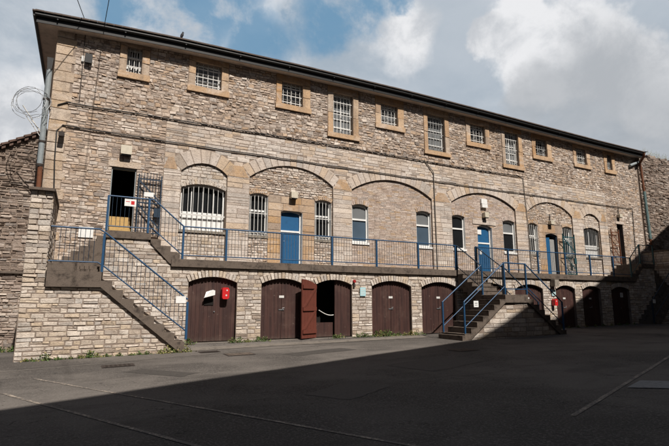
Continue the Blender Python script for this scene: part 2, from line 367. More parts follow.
# pale worn gutter line along the foot of the building
struct(strip([(-6, 12.75), (-1.4, 12.85), (2.2, 13.55), (5.0, 14.15), (11.5, 14.35)], 0.10, 0.005).build('road_marking', flat('pale_gutter_grit', (0.15, 0.135, 0.12), 0.9, 0.2, 0.7, 9)))
def patch(cx, cy, w, d, ang, mat):
    m = MB(); ca_, sa_ = math.cos(ang), math.sin(ang); vs = []; n = 8
    for i in range(n+1):
        for j in range(n+1):
            u, v = (i/n-.5)*w, (j/n-.5)*d
            if i in (0, n): u += rnd.uniform(-.04, .04)
            if j in (0, n): v += rnd.uniform(-.04, .04)
            x, y = cx+u*ca_-v*sa_, cy+u*sa_+v*ca_; vs.append((x, y, gz(x, y)+.004))
    m.faces(vs, [(i*(n+1)+j, (i+1)*(n+1)+j, (i+1)*(n+1)+j+1, i*(n+1)+j+1) for i in range(n) for j in range(n)], smooth=True)
    struct(m.build('road_patch', mat))
pd = flat('dark_repair_asphalt', (0.070, 0.063, 0.057), 0.9, 0.25, 0.5, 18, bs=0.8); pg = flat('pale_worn_asphalt', (0.112, 0.101, 0.091), 0.9, 0.25, 0.6, 16, (0.07, 0.064, 0.058), bs=0.8)
patch(6.2, 12.7, 2.2, .7, .25, pd); patch(7.6, 9.2, 2.4, 1.3, .3, pg); patch(4.2, 7.4, 1.5, .9, .5, pg); patch(1.6, 11.0, 1.6, .5, -.9, pd)
# slightly raised paving strip against the cellar wall
m = strip([(2.9, 15.2), (11.8, 15.2)], 0.8, 0.012, 0.3)
struct(m.build('pavement', flat('worn_paving', (0.165, 0.145, 0.125), 0.9, 0.2, 0.6, 4, (0.08, 0.07, 0.06), bs=0.5)))

# ------------------------------------------------------------------ masonry
def arch_z(x, o):                        # o: dict x0,x1,zb,zs(spring),zc(crown)
    w = o['x1']-o['x0']; r = o['zc']-o['zs']
    if r <= 0.001: return o['zs']
    Rr = (w*w/4+r*r)/(2*r); dx = x-(o['x0']+o['x1'])/2
    return o['zs'] + math.sqrt(max(0, Rr*Rr-dx*dx)) - (Rr-r)
def op(x0, x1, zb, zs, zc=None, **k): return dict(x0=x0, x1=x1, zb=zb, zs=zs, zc=zs if zc is None else zc, **k)

def solid_wall(m, x0, x1, z0, z1, y, depth, ops, mi=0, top=None):
    """mortar-coloured wall sheet at y with holes and their reveals (depth goes to +y)."""
    br = {x0, x1}
    for o in ops:
        n = 14 if o['zc'] > o['zs']+0.001 else 1
        for i in range(n+1): br.add(round(o['x0']+(o['x1']-o['x0'])*i/n, 4))
    br = sorted(b for b in br if x0-1e-6 <= b <= x1+1e-6)
    for a, b in zip(br, br[1:]):
        if b-a < 1e-4: continue
        mid = (a+b)/2; act = sorted([o for o in ops if o['x0'] < mid < o['x1']], key=lambda o: o['zb'])
        za = zb_ = z0
        for o in act:
            if o['zb'] > z0+1e-4: m.face([(a, y, za), (b, y, zb_), (b, y, o['zb']), (a, y, o['zb'])], mi=mi)
            za, zb_ = arch_z(a, o), arch_z(b, o)
            m.face([(a, y, za), (b, y, zb_), (b, y+depth, zb_), (a, y+depth, za)], (0.45, 0.3), mi=mi)
            m.face([(a, y, o['zb']), (a, y+depth, o['zb']), (b, y+depth, o['zb']), (b, y, o['zb'])], (0.45, 0.3), mi=mi)
        m.face([(a, y, za), (b, y, zb_), (b, y, z1), (a, y, z1)], mi=mi)
    for o in ops:
        for xx in (o['x0'], o['x1']):
            m.face([(xx, y, o['zb']), (xx, y, o['zs']), (xx, y+depth, o['zs']), (xx, y+depth, o['zb'])], (0.5, 0.3), mi=mi)

def stone(m, x0, x1, z0, z1, y, jit, pr, tone, bev=0.012, mi=0, gap=0.006):
    w, h = x1-x0, z1-z0
    if w < 0.03 or h < 0.02: return
    j = lambda a: rnd.uniform(-a, a)
    g = gap; jj = min(jit, h*0.22, w*0.22)
    o = [(x0+g+j(jj*.5), z0+g+j(jj)), (x1-g+j(jj*.5), z0+g+j(jj)), (x1-g+j(jj*.5), z1-g+j(jj)), (x0+g+j(jj*.5), z1-g+j(jj))]
    cx = sum(p[0] for p in o)/4; cz = sum(p[1] for p in o)/4
    b = min(bev, h*0.28, w*0.28)
    inn = [(px+(b if px < cx else -b), pz+(b if pz < cz else -b)) for px, pz in o]
    tilt = j(pr*0.35); t2 = j(pr*0.35)
    vs = [(px, y+0.004, pz) for px, pz in o] + [(px, y-pr+(tilt if px < cx else -tilt)+(t2 if pz < cz else -t2), pz) for px, pz in inn]
    m.faces(vs, [(0, 1, 5, 4), (1, 2, 6, 5), (2, 3, 7, 6), (3, 0, 4, 7), (4, 5, 6, 7)], tone, mi)

def ring_hits(o, z0, z1, extra):
    """x interval blocked by an opening (with a ring of width extra round an arch) over a course z0..z1."""
    if z1 <= o['zb']+0.01 : return None
    pad = o.get('pad', 0.0)
    if extra > 0:
        w = o['x1']-o['x0']; r = o['zc']-o['zs']; Rr = (w*w/4+r*r)/(2*r); cz = o['zc']-Rr; Ro = Rr+extra; cx = (o['x0']+o['x1'])/2
        half = 0; zm = (z0+z1)/2
        a = math.asin(min(1, w/2/Rr)); xo = Ro*math.sin(a); zo = cz+Ro*math.cos(a)   # outer end of ring
        if zm <= o['zs']: half = w/2
        elif zm < zo: half = w/2 + (zm-o['zs'])/max(1e-3, zo-o['zs'])*(xo-w/2)
        elif zm < cz+Ro: half = math.sqrt(Ro*Ro-(zm-cz)**2)
        if half <= 0: return None
        return cx-half, cx+half
    if z0 >= o['zc']-0.005: return None
    zz = z0+0.3*(z1-z0)
    if z0 <= o['zs']: return o['x0']-pad, o['x1']+pad
    cx = (o['x0']+o['x1'])/2; w = (o['x1']-o['x0'])/2
    k = 0
    for i in range(21):
        x = o['x0']+(o['x1']-o['x0'])*i/20
        if arch_z(x, o) > zz: k = max(k, abs(x-cx))
    return (cx-k, cx+k) if k else None

def masonry(m, x0, x1, z0, z1, y, ops, rh, sw, jit=0.01, pr=(0.008, 0.025), ring=0.0, mi=0, split=0.0, wave=0.0, palefn=None, bev=0.012, gap=0.006, top=None):
    z = z0
    while z < z1-0.03:
        h = rnd.uniform(*rh)
        if z1-(z+h) < rh[0]*0.7: h = z1-z
        za, zb = z, z+h
        bl = []
        for o in ops:
            r = ring_hits(o, za, zb, o.get('ring', ring))
            if r: bl.append(r)
        bl.sort(); cur = x0; segs = []
        for a, b in bl:
            if a > cur: segs.append((cur, min(a, x1)))
            cur = max(cur, b)
        if cur < x1: segs.append((cur, x1))
        for a, b in segs:
            x = a
            while x < b-0.02:
                w = rnd.uniform(*sw)*(0.8+0.5*(h/rh[1]))
                if b-(x+w) < sw[0]*0.6: w = b-x
                if top is not None and zb > top(x+w/2): x += w; continue
                tn = min(1, max(0, rnd.gauss(0.52, 0.30)))
                if palefn: tn = min(1, max(0, tn+palefn(x, za)))
                oz = wave*noise.noise(Vector((x*0.8, za*1.3, y))) if (za > z0+0.02 and zb < z1-0.02) else 0
                oz2 = wave*noise.noise(Vector(((x+w)*0.8, zb*1.3, y))) if zb < z1-0.02 else 0
                P = rnd.uniform(*pr)
                if rnd.random() < split and h > 0.12:
                    k = rnd.uniform(0.35, 0.65)
                    stone(m, x, x+w, za+oz, za+h*k+oz, y, jit, P, (tn, rnd.random()), bev, mi, gap)
                    k2 = rnd.random()
                    if k2 < 0.5: stone(m, x, x+w, za+h*k+oz, zb+oz, y, jit, rnd.uniform(*pr), (min(1, max(0, tn+rnd.uniform(-.3, .3))), rnd.random()), bev, mi, gap)
                    else:
                        q = rnd.uniform(.35, .65)
                        stone(m, x, x+w*q, za+h*k+oz, zb+oz, y, jit, rnd.uniform(*pr), (rnd.random(), rnd.random()), bev, mi, gap)
                        stone(m, x+w*q, x+w, za+h*k+oz, zb+oz, y, jit, rnd.uniform(*pr), (rnd.random(), rnd.random()), bev, mi, gap)
                else:
                    stone(m, x, x+w, za+oz, zb+(oz+oz2)/2, y, jit, P, (tn, rnd.random()), bev, mi, gap)
                x += w
        z += h

def voussoirs(m, o, y, thick, width, pr, mi=0, tone=(0.35, 0.95), alt=None):
    w = o['x1']-o['x0']; r = o['zc']-o['zs']; Rr = (w*w/4+r*r)/(2*r); cz = o['zc']-Rr; cx = (o['x0']+o['x1'])/2
    a = math.asin(min(1, w/2/Rr)); n = max(5, int(round(2*a*Rr/width))); n += 1-n % 2
    for i in range(n):
        a0 = -a+2*a*i/n; a1 = -a+2*a*(i+1)/n; g = 0.005/Rr
        a0 += g; a1 -= g; P = pr*rnd.uniform(0.8, 1.2); T = thick*rnd.uniform(0.94, 1.0)
        q = lambda ang, rad: (cx+rad*math.sin(ang), cz+rad*math.cos(ang))
        oo = [q(a0, Rr+0.002), q(a1, Rr+0.002), q(a1, Rr+T), q(a0, Rr+T)]
        b = 0.010; ii = [q(a0+b/Rr, Rr+0.004), q(a1-b/Rr, Rr+0.004), q(a1-b/Rr, Rr+T-b), q(a0+b/Rr, Rr+T-b)]
        tn = rnd.uniform(*tone); mm = mi if alt is None or rnd.random() > 0.2 else alt
        m.faces([(p[0], y+0.004, p[1]) for p in oo]+[(p[0], y-P, p[1]) for p in ii],
                [(0, 1, 5, 4), (1, 2, 6, 5), (2, 3, 7, 6), (3, 0, 4, 7), (4, 5, 6, 7)], (tn, rnd.random()), mm)

XL, XR = -1.35, 30.45
YU, YL = 17.0, 15.64
ZE = 9.12                                  # eaves soffit
ZB = 1.39                                  # balcony floor
bld = thing('stone_building', 'long two storey tan stone building with blue doors and a low slate roof', 'building', (14.5, 17, -1.2))

# upper wall openings -------------------------------------------------
bays = [op(2.79, 4.44, ZB, 4.66, 5.02, ring=.52), op(5.29, 8.83, ZB, 4.74, 5.37, ring=.5), op(9.72, 13.95, ZB, 4.74, 5.37, ring=.5),
        op(15.12, 19.35, ZB, 4.74, 5.37, ring=.5), op(20.24, 23.77, ZB, 4.74, 5.37, ring=.5), op(24.65, 26.14, ZB, 4.66, 5.04, ring=.45)]
small = [(0.54, 1.52, .78, 1.26, 7.68, 7.9, 8.87), (2.86, 4.35, 3.12, 4.07, 7.68, 7.9, 8.87), (6.27, 7.77, 6.52, 7.43, 7.68, 7.9, 8.87), (10.95, 12.49, 11.24, 12.15, 7.68, 7.9, 8.87),
         (16.23, 17.8, 16.53, 17.52, 7.68, 7.9, 8.87), (20.93, 22.47, 21.2, 22.11, 7.68, 7.9, 8.87), (24.3, 25.8, 24.58, 25.47, 7.68, 7.9, 8.87), (27.1, 28.15, 27.4, 27.87, 7.68, 7.9, 8.87),
         (8.58, 10.07, 8.84, 9.8, 6.88, 7.08, 8.87), (13.62, 15.15, 13.86, 14.88, 6.88, 7.08, 8.87), (18.65, 20.17, 18.9, 19.87, 6.88, 7.08, 8.87)]
doorA = op(.57, 1.33, 2.17, 4.5, pad=0); doorH = op(27.75, 28.33, 2.17, 4.62, pad=0)
top_ops = [op(b, c, f, g) for a, d, b, c, e, f, g in small]
top_sur = [op(a, d, e, ZE) for a, d, b, c, e, f, g in small]       # dressed surrounds replace rubble there
m = MB()
solid_wall(m, XL, XR, -1.4, ZE+0.1, YU, 0.40, [doorA, doorH]+top_ops+bays)
# closed body of the building so that the inside stays dark
m.face([(XL, YU, -1.6), (XL, 26, -1.6), (XL, 26, ZE+.1), (XL, YU, ZE+.1)]); m.face([(XR, YU, -1.6), (XR, YU, ZE+.1), (XR, 26, ZE+.1), (XR, 26, -1.6)])
m.face([(XL, 26, -1.6), (XR, 26, -1.6), (XR, 26, ZE+.1), (XL, 26, ZE+.1)])
m.face([(XL, YU+.05, ZE+.1), (XR, YU+.05, ZE+.1), (XR, 26, ZE+.1), (XL, 26, ZE+.1)])
body = m.build('wall', M['mortar'], bld)
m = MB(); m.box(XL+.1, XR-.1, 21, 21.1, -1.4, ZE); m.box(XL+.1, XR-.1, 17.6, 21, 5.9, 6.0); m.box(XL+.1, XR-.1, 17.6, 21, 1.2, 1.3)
m.build('inner_wall', M['dark'], bld)  # backing behind the openings, unlit rooms painted near-black
m = MB()
brk = lambda x, z: -0.10 + 0.18*noise.noise(Vector((x*.5, z*.7, 2)))
PILL = [op(4.44, 5.29, ZB, 5.2), op(8.83, 9.72, ZB, 5.2), op(13.95, 15.12, ZB, 5.2), op(19.35, 20.24, ZB, 5.2), op(23.77, 24.65, ZB, 5.2)]
# rubble: whole top storey, both ends of the lower storey
masonry(m, XL+.55, XR-.1, 6.42, ZE, YU, top_sur, (.08, .155), (.08, .24), .032, (.004, .030), split=.25, wave=.06, palefn=brk, gap=.006, bev=.022)
q0 = op(2.2, 26.9, 0, 6.5)
masonry(m, XL+.5, XR-.1, ZB-.05, 6.42, YU, [doorA, doorH, q0], (.075, .15), (.10, .30), .022, (.004, .022), split=.22, wave=.04, palefn=brk, gap=.006, bev=.018)
m.build('rubble_stonework', M['rubble'], bld)
m = MB()
pal = lambda x, z: 0.06+0.15*noise.noise(Vector((x*.4, z*.5, 7)))
spr = []
masonry(m, 2.2, 26.9, ZB, 5.25, YU, bays, (.13, .22), (.3, .75), .006, (.003, .010), split=.15, wave=.012, palefn=pal, gap=.003)
masonry(m, 2.2, 26.9, 5.25, 6.42, YU, bays, (.10, .18), (.18, .55), .012, (.003, .012), split=.30, wave=.03, palefn=pal, gap=.004)
for b in bays: voussoirs(m, b, YU, b['ring'], .27, .011, 0, (.35, .8), 1)
m.build('dressed_stonework', [M['ashlar'], M['quoin']], bld)
def one(mb_, name, mat): return mb_.build(name, mat, bld)
for x0, x1 in ((2.1, 2.75), (4.40, 5.33), (8.79, 9.76), (13.91, 15.16), (19.31, 20.28), (23.73, 24.69), (26.18, 26.9)):
    c = (x0+x1)/2; w = (x1-x0)/2-.02
    if x0 < 3 or x1 > 26.5: w *= .9
    m = MB(); vs = [(c-w*.9, 4.66), (c+w*.9, 4.66), (c+w*.35, 5.10), (c-w*.35, 5.10)]
    m.faces([(a, YU+.004, z) for a, z in vs]+[(c+(a-c)*.96, YU-.016, 4.88+(z-4.88)*.95) for a, z in vs], [(0, 1, 5, 4), (1, 2, 6, 5), (2, 3, 7, 6), (3, 0, 4, 7), (4, 5, 6, 7)], (rnd.uniform(.3, .8), .5))
    m.build('springer', M['ochre'], bld)
z = ZB-.05; k = 0; m = MB()
while z < ZE-.02:
    h = min(rnd.uniform(.26, .40), ZE-z); w = .50 if k % 2 else .60
    if ZE-z-h < .15: h = ZE-z
    stone(m, XL, XL+w, z, z+h, YU, .006, .022, (rnd.uniform(.2, 1), rnd.random()), .012, 0, .004); z += h; k += 1
m.build('quoins', M['quoin'], bld)
# side face of the corner
def window_surround(parent, a, d, b, c, e, f, g):
    m = MB(); y = YU
    def blk(x0, x1, z0, z1, p): stone(m, x0, x1, z0, z1, y, .003, p, (rnd.uniform(.15, 1), rnd.random()), .008, 0, .003)
    blk(a, b-.001, f, f+(g-f)*.5, .035); blk(a, b-.001, f+(g-f)*.5, g, .038); blk(c+.001, d, f, f+(g-f)*.45, .036); blk(c+.001, d, f+(g-f)*.45, g, .034)
    blk(a, d, g, ZE-.002, .04)
    m.bbox(a-.03, d+.03, y-.085, y+.003, e, f-.001, .008, (.55, .3))
    m.build('surround', M['orange'], parent)
def bars_grid(m, x0, x1, z0, z1, y, nv, nh, r=.012):
    for i in range(nv):
        x = x0+(x1-x0)*(i+.5)/nv; m.tube([(x, y, z0), (x, y, z1)], r, 6)
    for z in nh: m.box(x0, x1, y-.008, y+.03, z-.014, z+.014)
def frame_rect(m, x0, x1, z0, z1, y, w=.05, d=.05, arch=None):
    m.box(x0, x0+w, y, y+d, z0, z1); m.box(x1-w, x1, y, y+d, z0, z1); m.box(x0+w, x1-w, y, y+d, z0, z0+w)
    if not arch: m.box(x0+w, x1-w, y, y+d, z1-w, z1)
tops = ['small barred upper window nearest the left end of the building', 'second small upper window from the left, with white bars']
for i, (a, d, b, c, e, f, g) in enumerate(sorted(small)):
    w = thing('window', '', 'x', (b, YU, f)); del w['label']; del w['category']; w.parent = bld; w.location = Vector((b, YU, f))-bld.location
    tall = f < 7.5
    window_surround(w, a, d, b, c, e, f, g)
    m = MB(); frame_rect(m, b, c, f, g, YU+.20, .05, .06)
    n = 3 if i == 0 else 2
    for j in range(1, n): x = b+(c-b)*j/n; m.box(x-.018, x+.018, YU+.205, YU+.25, f+.05, g-.05)
    for zz in ([.33, .66] if not tall else [.2, .4, .6, .8]): m.box(b+.05, c-.05, YU+.208, YU+.248, f+(g-f)*zz-.018, f+(g-f)*zz+.018)
    m.build('frame', M['white'], w)
    m = MB(); m.box(b+.04, c-.04, YU+.255, YU+.275, f+.04, g-.04); m.build('pane', M['frostglass'] if tall or i % 3 == 1 else M['glass'], w)
    m = MB()
    if i == 0: bars_grid(m, b, c, f, g, YU+.10, 3, [f+.3, f+.62], .014)
    else: bars_grid(m, b, c, f, g, YU+.10, 5 if not tall else 6, ([f+.16, f+.45, g-.2] if not tall else [f+.28, f+.9, g-.35]), .013)
    m.build('bars', M['bar'] if i not in (8, 10, 5) else M['greybar'], w)

# bay infill ----------------------------------------------------------
YI = YU+.075
wins = {1: [(5.33, 6.06), (8.05, 8.79)], 2: [(9.76, 10.56), (13.09, 13.91)], 3: [(15.16, 15.96), (18.47, 19.31)], 4: [(20.28, 20.98), (22.96, 23.73)]}
WZ0, WZ1, WZC = 2.52, 4.06, 4.15
doorC, doorE, doorF = op(6.60, 7.50, ZB, 3.52, 3.62), op(16.75, 17.69, ZB, 3.68, 3.78), op(21.58, 22.50, ZB, 3.58, 3.68)
bay_doors = {1: doorC, 3: doorE, 4: doorF}
def infill(i, b):
    ops = []
    if i in wins: ops += [op(x0, x1, WZ0, WZ1, WZC) for x0, x1 in wins[i]]
    if i in bay_doors: ops.append(bay_doors[i])
    if i == 0: ops.append(op(2.83, 4.42, 2.56, 4.08, 4.25))
    if i == 5: ops.append(op(24.69, 26.10, 2.56, 4.08, 4.24))
    tp = lambda x: arch_z(min(b['x1'], max(b['x0'], x)), b)+0.06
    m = MB(); solid_wall(m, b['x0'], b['x1'], ZB, b['zc']+.08, YI, .30, ops)
    m.build('arch_backing', M['mortar'], bld)
    m = MB()
    cl = [dict(o) for o in ops]
    if i in (1, 4):
        dx = (bay_doors[i]['x0']+bay_doors[i]['x1'])/2
        och = op(dx-.98, dx+.98, ZB, 4.15)
        masonry(m, b['x0'], b['x1'], ZB, b['zc']+.05, YI, cl+[och], (.06, .12), (.09, .22), .012, (.008, .03), split=.1, wave=.02, palefn=lambda x, z: .15, top=tp, gap=.007)
        m.build('arch_infill', M['rubble'], bld)
        m = MB(); masonry(m, max(dx-.98, wins[i][0][1]+.01), min(dx+.98, wins[i][1][0]-.01), ZB, 4.13, YI, [bay_doors[i]], (.24, .34), (.3, .6), .004, (.008, .014), gap=.004)
        m.build('door_surround', M['ochre'], bld)
    elif i in (2, 3):
        masonry(m, b['x0'], b['x1'], ZB, b['zc']+.05, YI, cl+([op(16.45, 17.98, 3.78, 4.02)] if i == 3 else []), (.065, .075), (.18, .26), .003, (.003, .010), palefn=lambda x, z: .1*noise.noise(Vector((x, z, 0))), top=tp, bev=.005, gap=.004)
        m.build('arch_infill', M['brownbrick'], bld)
        if i == 3:
            m = MB(); m.bbox(16.45, 17.98, YI-.03, YI+.003, 3.80, 4.02, .008); m.build('door_lintel', M['ashlar'], bld)
    else:
        masonry(m, b['x0'], b['x1'], ZB, b['zc']+.05, YI, cl, (.09, .15), (.14, .32), .008, (.006, .02), wave=.01, palefn=lambda x, z: .25, top=tp, gap=.006)
        m.build('arch_infill', M['squared'] if i == 0 else M['ashlar'], bld)
    for o in ops:
        if o['zb'] > 2:                       # flat gauged heads over windows
            m = MB(); voussoirs(m, o, YI, .20, .10, .022, 0, (.4, .8)); m.build('window_head', M['brownbrick'] if i in (2, 3) else M['ochre'] if i in (1, 4) else M['squared'], bld)
for i, b in enumerate(bays): infill(i, b)

def arch_frame(m, o, y, w, d):
    n = 8; pts = [(o['x0']+(o['x1']-o['x0'])*k/n) for k in range(n+1)]
    for a, b in zip(pts, pts[1:]):
        za, zb = arch_z(a, o), arch_z(b, o)
        m.faces([(a, y, za-w), (b, y, zb-w), (b, y, zb), (a, y, za), (a, y+d, za-w), (b, y+d, zb-w), (b, y+d, zb), (a, y+d, za)], [(0, 1, 2, 3), (0, 4, 5, 1), (4, 7, 6, 5)])
def sub(name, loc):
    w = bpy.data.objects.new(name, None); COL.objects.link(w); w.parent = bld; w.location = Vector(loc)-bld.location; return w
def sash(x0, x1, mat, barred, open_top=False):
    w = sub('window', (x0, YI, WZ0)); o = op(x0, x1, WZ0, WZ1, WZC); y = YI+(.16 if barred else .09)
    m = MB(); frame_rect(m, x0, x1, WZ0, WZ1, y, .07, .07, True); arch_frame(m, o, y, .08, .07)
    m.box(x0+.07, x1-.07, y-.01, y+.06, 3.46, 3.53)
    # white painted right-hand reveal
    m.box(x1-.012, x1-.002, YI+.005, y, WZ0, WZ1-.02); m.box(x0+.002, x0+.012, YI+.005, y, WZ0, WZ1-.02)
    m.build('frame', M['white'], w)
    m = MB(); m.box(x0+.06, x1-.06, y+.045, y+.055, 3.50, WZC-.02, mi=0); m.box(x0+.06, x1-.06, y+.035, y+.045, WZ0+.06, 3.48, mi=1)
    m.build('pane', mat, w)
    m = MB(); m.bbox(x0-.03, x1+.03, YI-.05, YI+.12, WZ0-.09, WZ0-.002, .008); m.build('sill', M['white'] if not barred else M['concrete_pale'], w)
    if barred:
        m = MB(); bars_grid(m, x0, x1, WZ0+.01, WZC-.05, YI+.06, 5, [WZ0+.12, 3.38], .014); m.build('bars', M['bar'], w)
for i in (1, 4):
    for x0, x1 in wins[i]: sash(x0, x1, [M['glass'], M['glass']], True)
for x0, x1 in wins[2]: sash(x0, x1, [M['frostglass'], M['reflectionglass']], False)
sash(*wins[3][0], [M['glass'], M['glass']], False); sash(*wins[3][1], [M['frostglass'], M['glass']], False)
for x0, x1, zc in ((2.83, 4.42, 4.25), (24.69, 26.10, 4.24)):
    w = sub('window', (x0, YI, 2.56)); o = op(x0, x1, 2.56, 4.08, zc)
    m = MB(); frame_rect(m, x0, x1, 2.56, 4.08, YI+.16, .06, .06, True); arch_frame(m, o, YI+.16, .07, .06); m.box(x0+.06, x1-.06, YI+.155, YI+.21, 3.16, 3.24)
    for k in (1, 2, 3): x = x0+(x1-x0)*k/4; m.box(x-.015, x+.015, YI+.17, YI+.20, 3.24, zc-.03)
    m.build('frame', M['white'], w)
    m = MB(); m.box(x0+.05, x1-.05, YI+.205, YI+.215, 3.2, zc-.02); m.build('pane', M['glass'], w)
    m = MB(); m.box(x0+.05, x1-.05, YI+.18, YI+.20, 2.6, 3.18); m.build('panel', M['white'], w)
    m = MB(); m.bbox(x0-.03, x1+.03, YI-.06, YI+.1, 2.47, 2.558, .008); m.build('sill', M['concrete_pale'], w)
    m = MB(); n = 9 if x0 < 10 else 10
    for k in range(n): x = x0+(x1-x0)*(k+.5)/n; m.tube([(x, YI+.06, 2.57), (x, YI+.06, arch_z(x, o)-.004)], .0115, 6)
    m.box(x0+.004, x1-.004, YI+.05, YI+.075, 3.10, 3.15); m.build('bars', M['bar'] if x0 < 10 else M['greybar'], w)

# upper doors -----------------------------------------------------------
def plank_door(o, y, mat, zsplit=None, frame=M['white']):
    w = sub('door', (o['x0'], y, o['zb']))
    m = MB(); x0, x1 = o['x0'], o['x1']
    m.box(x0, x0+.045, y-.03, y+.08, o['zb'], o['zs']); m.box(x1-.075, x1, y-.03, y+.08, o['zb'], o['zs']); arch_frame(m, o, y-.03, .07, .10)
    if zsplit: m.box(x0+.045, x1-.075, y-.025, y+.06, zsplit-.035, zsplit+.035)
    m.box(x1-.012, x1-.003, y-.17, y-.03, o['zb'], o['zs']-.01)
    m.build('frame', frame, w)
    m = MB(); n = 6; a, b = x0+.05, x1-.08
    for k in range(n):
        xa, xb = a+(b-a)*k/n, a+(b-a)*(k+1)/n; zt = (zsplit or min(arch_z(xa, o), arch_z(xb, o))-.04)-.035
        m.bbox(xa+.002, xb-.002, y, y+.04, o['zb']+.01, zt, .004)
    m.build('leaf', mat, w)
    if zsplit:
        m = MB(); m.box(a, b, y+.02, y+.035, zsplit+.035, arch_z((a+b)/2, o)-.06); m.box(a, b, y+.01, y+.03, arch_z((a+b)/2, o)-.13, arch_z((a+b)/2, o)-.10)
        m.build('fanlight_panel', M['bluedoor'], w)
    m = MB(); m.tube([(x0+.12, y-.04, o['zb']+1.0), (x0+.12, y-.01, o['zb']+1.0)], .018, 8); m.tube([(x0+.11, y-.045, o['zb']+1.0), (x0+.20, y-.045, o['zb']+1.0)], .010, 6)
    m.build('handle', M['galv'], w)
    return w
wC = plank_door(doorC, YI+.14, M['bluedoor'], 2.78)
wE = plank_door(doorE, YI+.14, M['bluedoor'], 2.90)
m = MB(); m.box(16.86, 17.12, YI+.125, YI+.138, 3.33, 3.56); m.build('notice', M['white'], wE)
m = MB(); m.box(16.95, 17.10, YI+.125, YI+.138, 2.35, 2.55); m.build('notice', M['white'], wE)
# door in the right bay stands half open
wF = sub('door', (21.58, YI+.14, ZB))
m = MB(); o = doorF; m.box(o['x0'], o['x0']+.05, YI+.05, YI+.2, ZB, o['zs']); m.box(o['x1']-.05, o['x1'], YI+.05, YI+.2, ZB, o['zs']); arch_frame(m, o, YI+.05, .06, .15); m.build('frame', M['darkblue'], wF)
m = MB(); m.box(21.78, 22.06, YI+.16, YI+.20, ZB+.01, 3.5); m.build('leaf', M['bluedoor'], wF)
m = MB()
for k in range(6): x = 22.10+.06*k; m.bbox(x, x+.052, YI+.18, YI+.21, ZB+.01, 3.4, .004)
m.build('slatted_panel', M['greybar'], wF)
wA = sub('door', (.57, YU+.1, 2.17)); m = MB(); m.box(.57, .60, YU+.05, YU+.2, 2.17, 4.5); m.box(1.30, 1.33, YU+.05, YU+.2, 2.17, 4.5); m.box(.60, 1.30, YU+.05, YU+.2, 4.45, 4.5)
m.build('frame', M['greypipe'], wA)
m = MB(); m.bbox(.45, 1.45, YU-.028, YU+.003, 4.51, 4.72, .01); m.build('door_lintel', M['quoin'], bld)
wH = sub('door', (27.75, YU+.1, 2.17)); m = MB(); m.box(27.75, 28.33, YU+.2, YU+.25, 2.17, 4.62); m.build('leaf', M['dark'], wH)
m = MB(); m.bbox(27.65, 28.45, YU-.035, YU+.003, 4.64, 4.8, .01); m.build('door_lintel', M['ashlar'], bld)
# painted steps just inside the left doorway
for i in range(4):
    pass
m = MB()
for i in range(5):
    for j in range(3): m.bbox(.63+j*.22+.004, .63+(j+1)*.22-.004, YU+.12+i*.14, YU+1.0, 2.17+i*.155+.006, 2.17+(i+1)*.155-.006, .006)
    m.box(.64, 1.28, YU+.13+i*.14, YU+.99, 2.17+i*.155-.004, 2.17+(i+1)*.155-.012)
tag(m.build('indoor_steps', M['yellowbrick'], None), 'ochre yellow steps just inside the open doorway at the left end', 'steps')

# eaves, roof -----------------------------------------------------------
SG = [XL-.55]+[XL+.6+1.5*i for i in range(21)]+[XR+.2]
SG = [x for x in SG if x < XR]+[XR+.2]
def run_box(m, y0, y1, z0, z1):
    for f in (lambda x: (x, y0, z0), ): pass
    for a, b in zip(SG, SG[1:]):
        for q in ([(a, y0, z0), (b, y0, z0), (b, y0, z1), (a, y0, z1)], [(a, y0, z1), (b, y0, z1), (b, y1, z1), (a, y1, z1)], [(a, y1, z0), (a, y1, z1), (b, y1, z1), (b, y1, z0)], [(a, y0, z0), (a, y1, z0), (b, y1, z0), (b, y0, z0)]): m.face(q)
m = MB(); run_box(m, 16.65, 17.35, ZE, ZE+.03); m.box(XL-.55, XL, 17.351, 26, ZE, ZE+.03); m.build('soffit', M['soffit'], bld)
m = MB(); run_box(m, 16.62, 16.649, ZE-.03, ZE+.26); m.box(XL-.575, XL-.551, 16.62, 26.5, ZE-.03, ZE+.26); m.build('fascia', M['blackpaint'], bld)
m = MB()
m.tube([(x, 16.57, ZE+.20) for x in [XL-.62]+SG[1:]], .058, 10); m.tube([(XL-.63, 16.57, ZE+.20), (XL-.63, 26, ZE+.20)], .058, 10)
for i in range(16): x = XL+i*2; m.box(x-.02, x+.02, 16.52, 16.63, ZE+.12, ZE+.15)
m.build('gutter', M['blackpaint'], bld)
m = MB(); rz = ZE+.275; ym = 21.5
for a, b in zip(SG, SG[1:]):
    r_ = lambda x: (max(x, 3.6), ym, rz+2.0)
    m.face([(a, 16.50, rz), (b, 16.50, rz), r_(b), r_(a)]); m.face([(b, 26.6, rz), (a, 26.6, rz), r_(a), r_(b)])
m.face([(XL-.66, 26.6, rz), (XL-.55, 16.50, rz), (3.6, ym, rz+2.0)]); m.face([(XR+.2, 16.3, rz), (XR+.2, 26.6, rz), (XR+.2, ym, rz+2.0)])
for k in range(132):
    x = XL-.62+k*.25
    if x < XR: m.bbox(x+.002, x+.248, 16.48-rnd.uniform(0, .006), 16.80, rz+.002, rz+.050+rnd.uniform(0, .003), .003)
for k in range(40): m.bbox(XL-.70, XL-.4, 16.5+k*.25, 16.745+k*.25, rz+.002, rz+.045, .003)
m.build('roof', M['slate'], bld)
m = MB(); run_box(m, 16.50, 26.6, rz-.02, rz-.002); m.build('roof_underside', M['blackpaint'], bld)

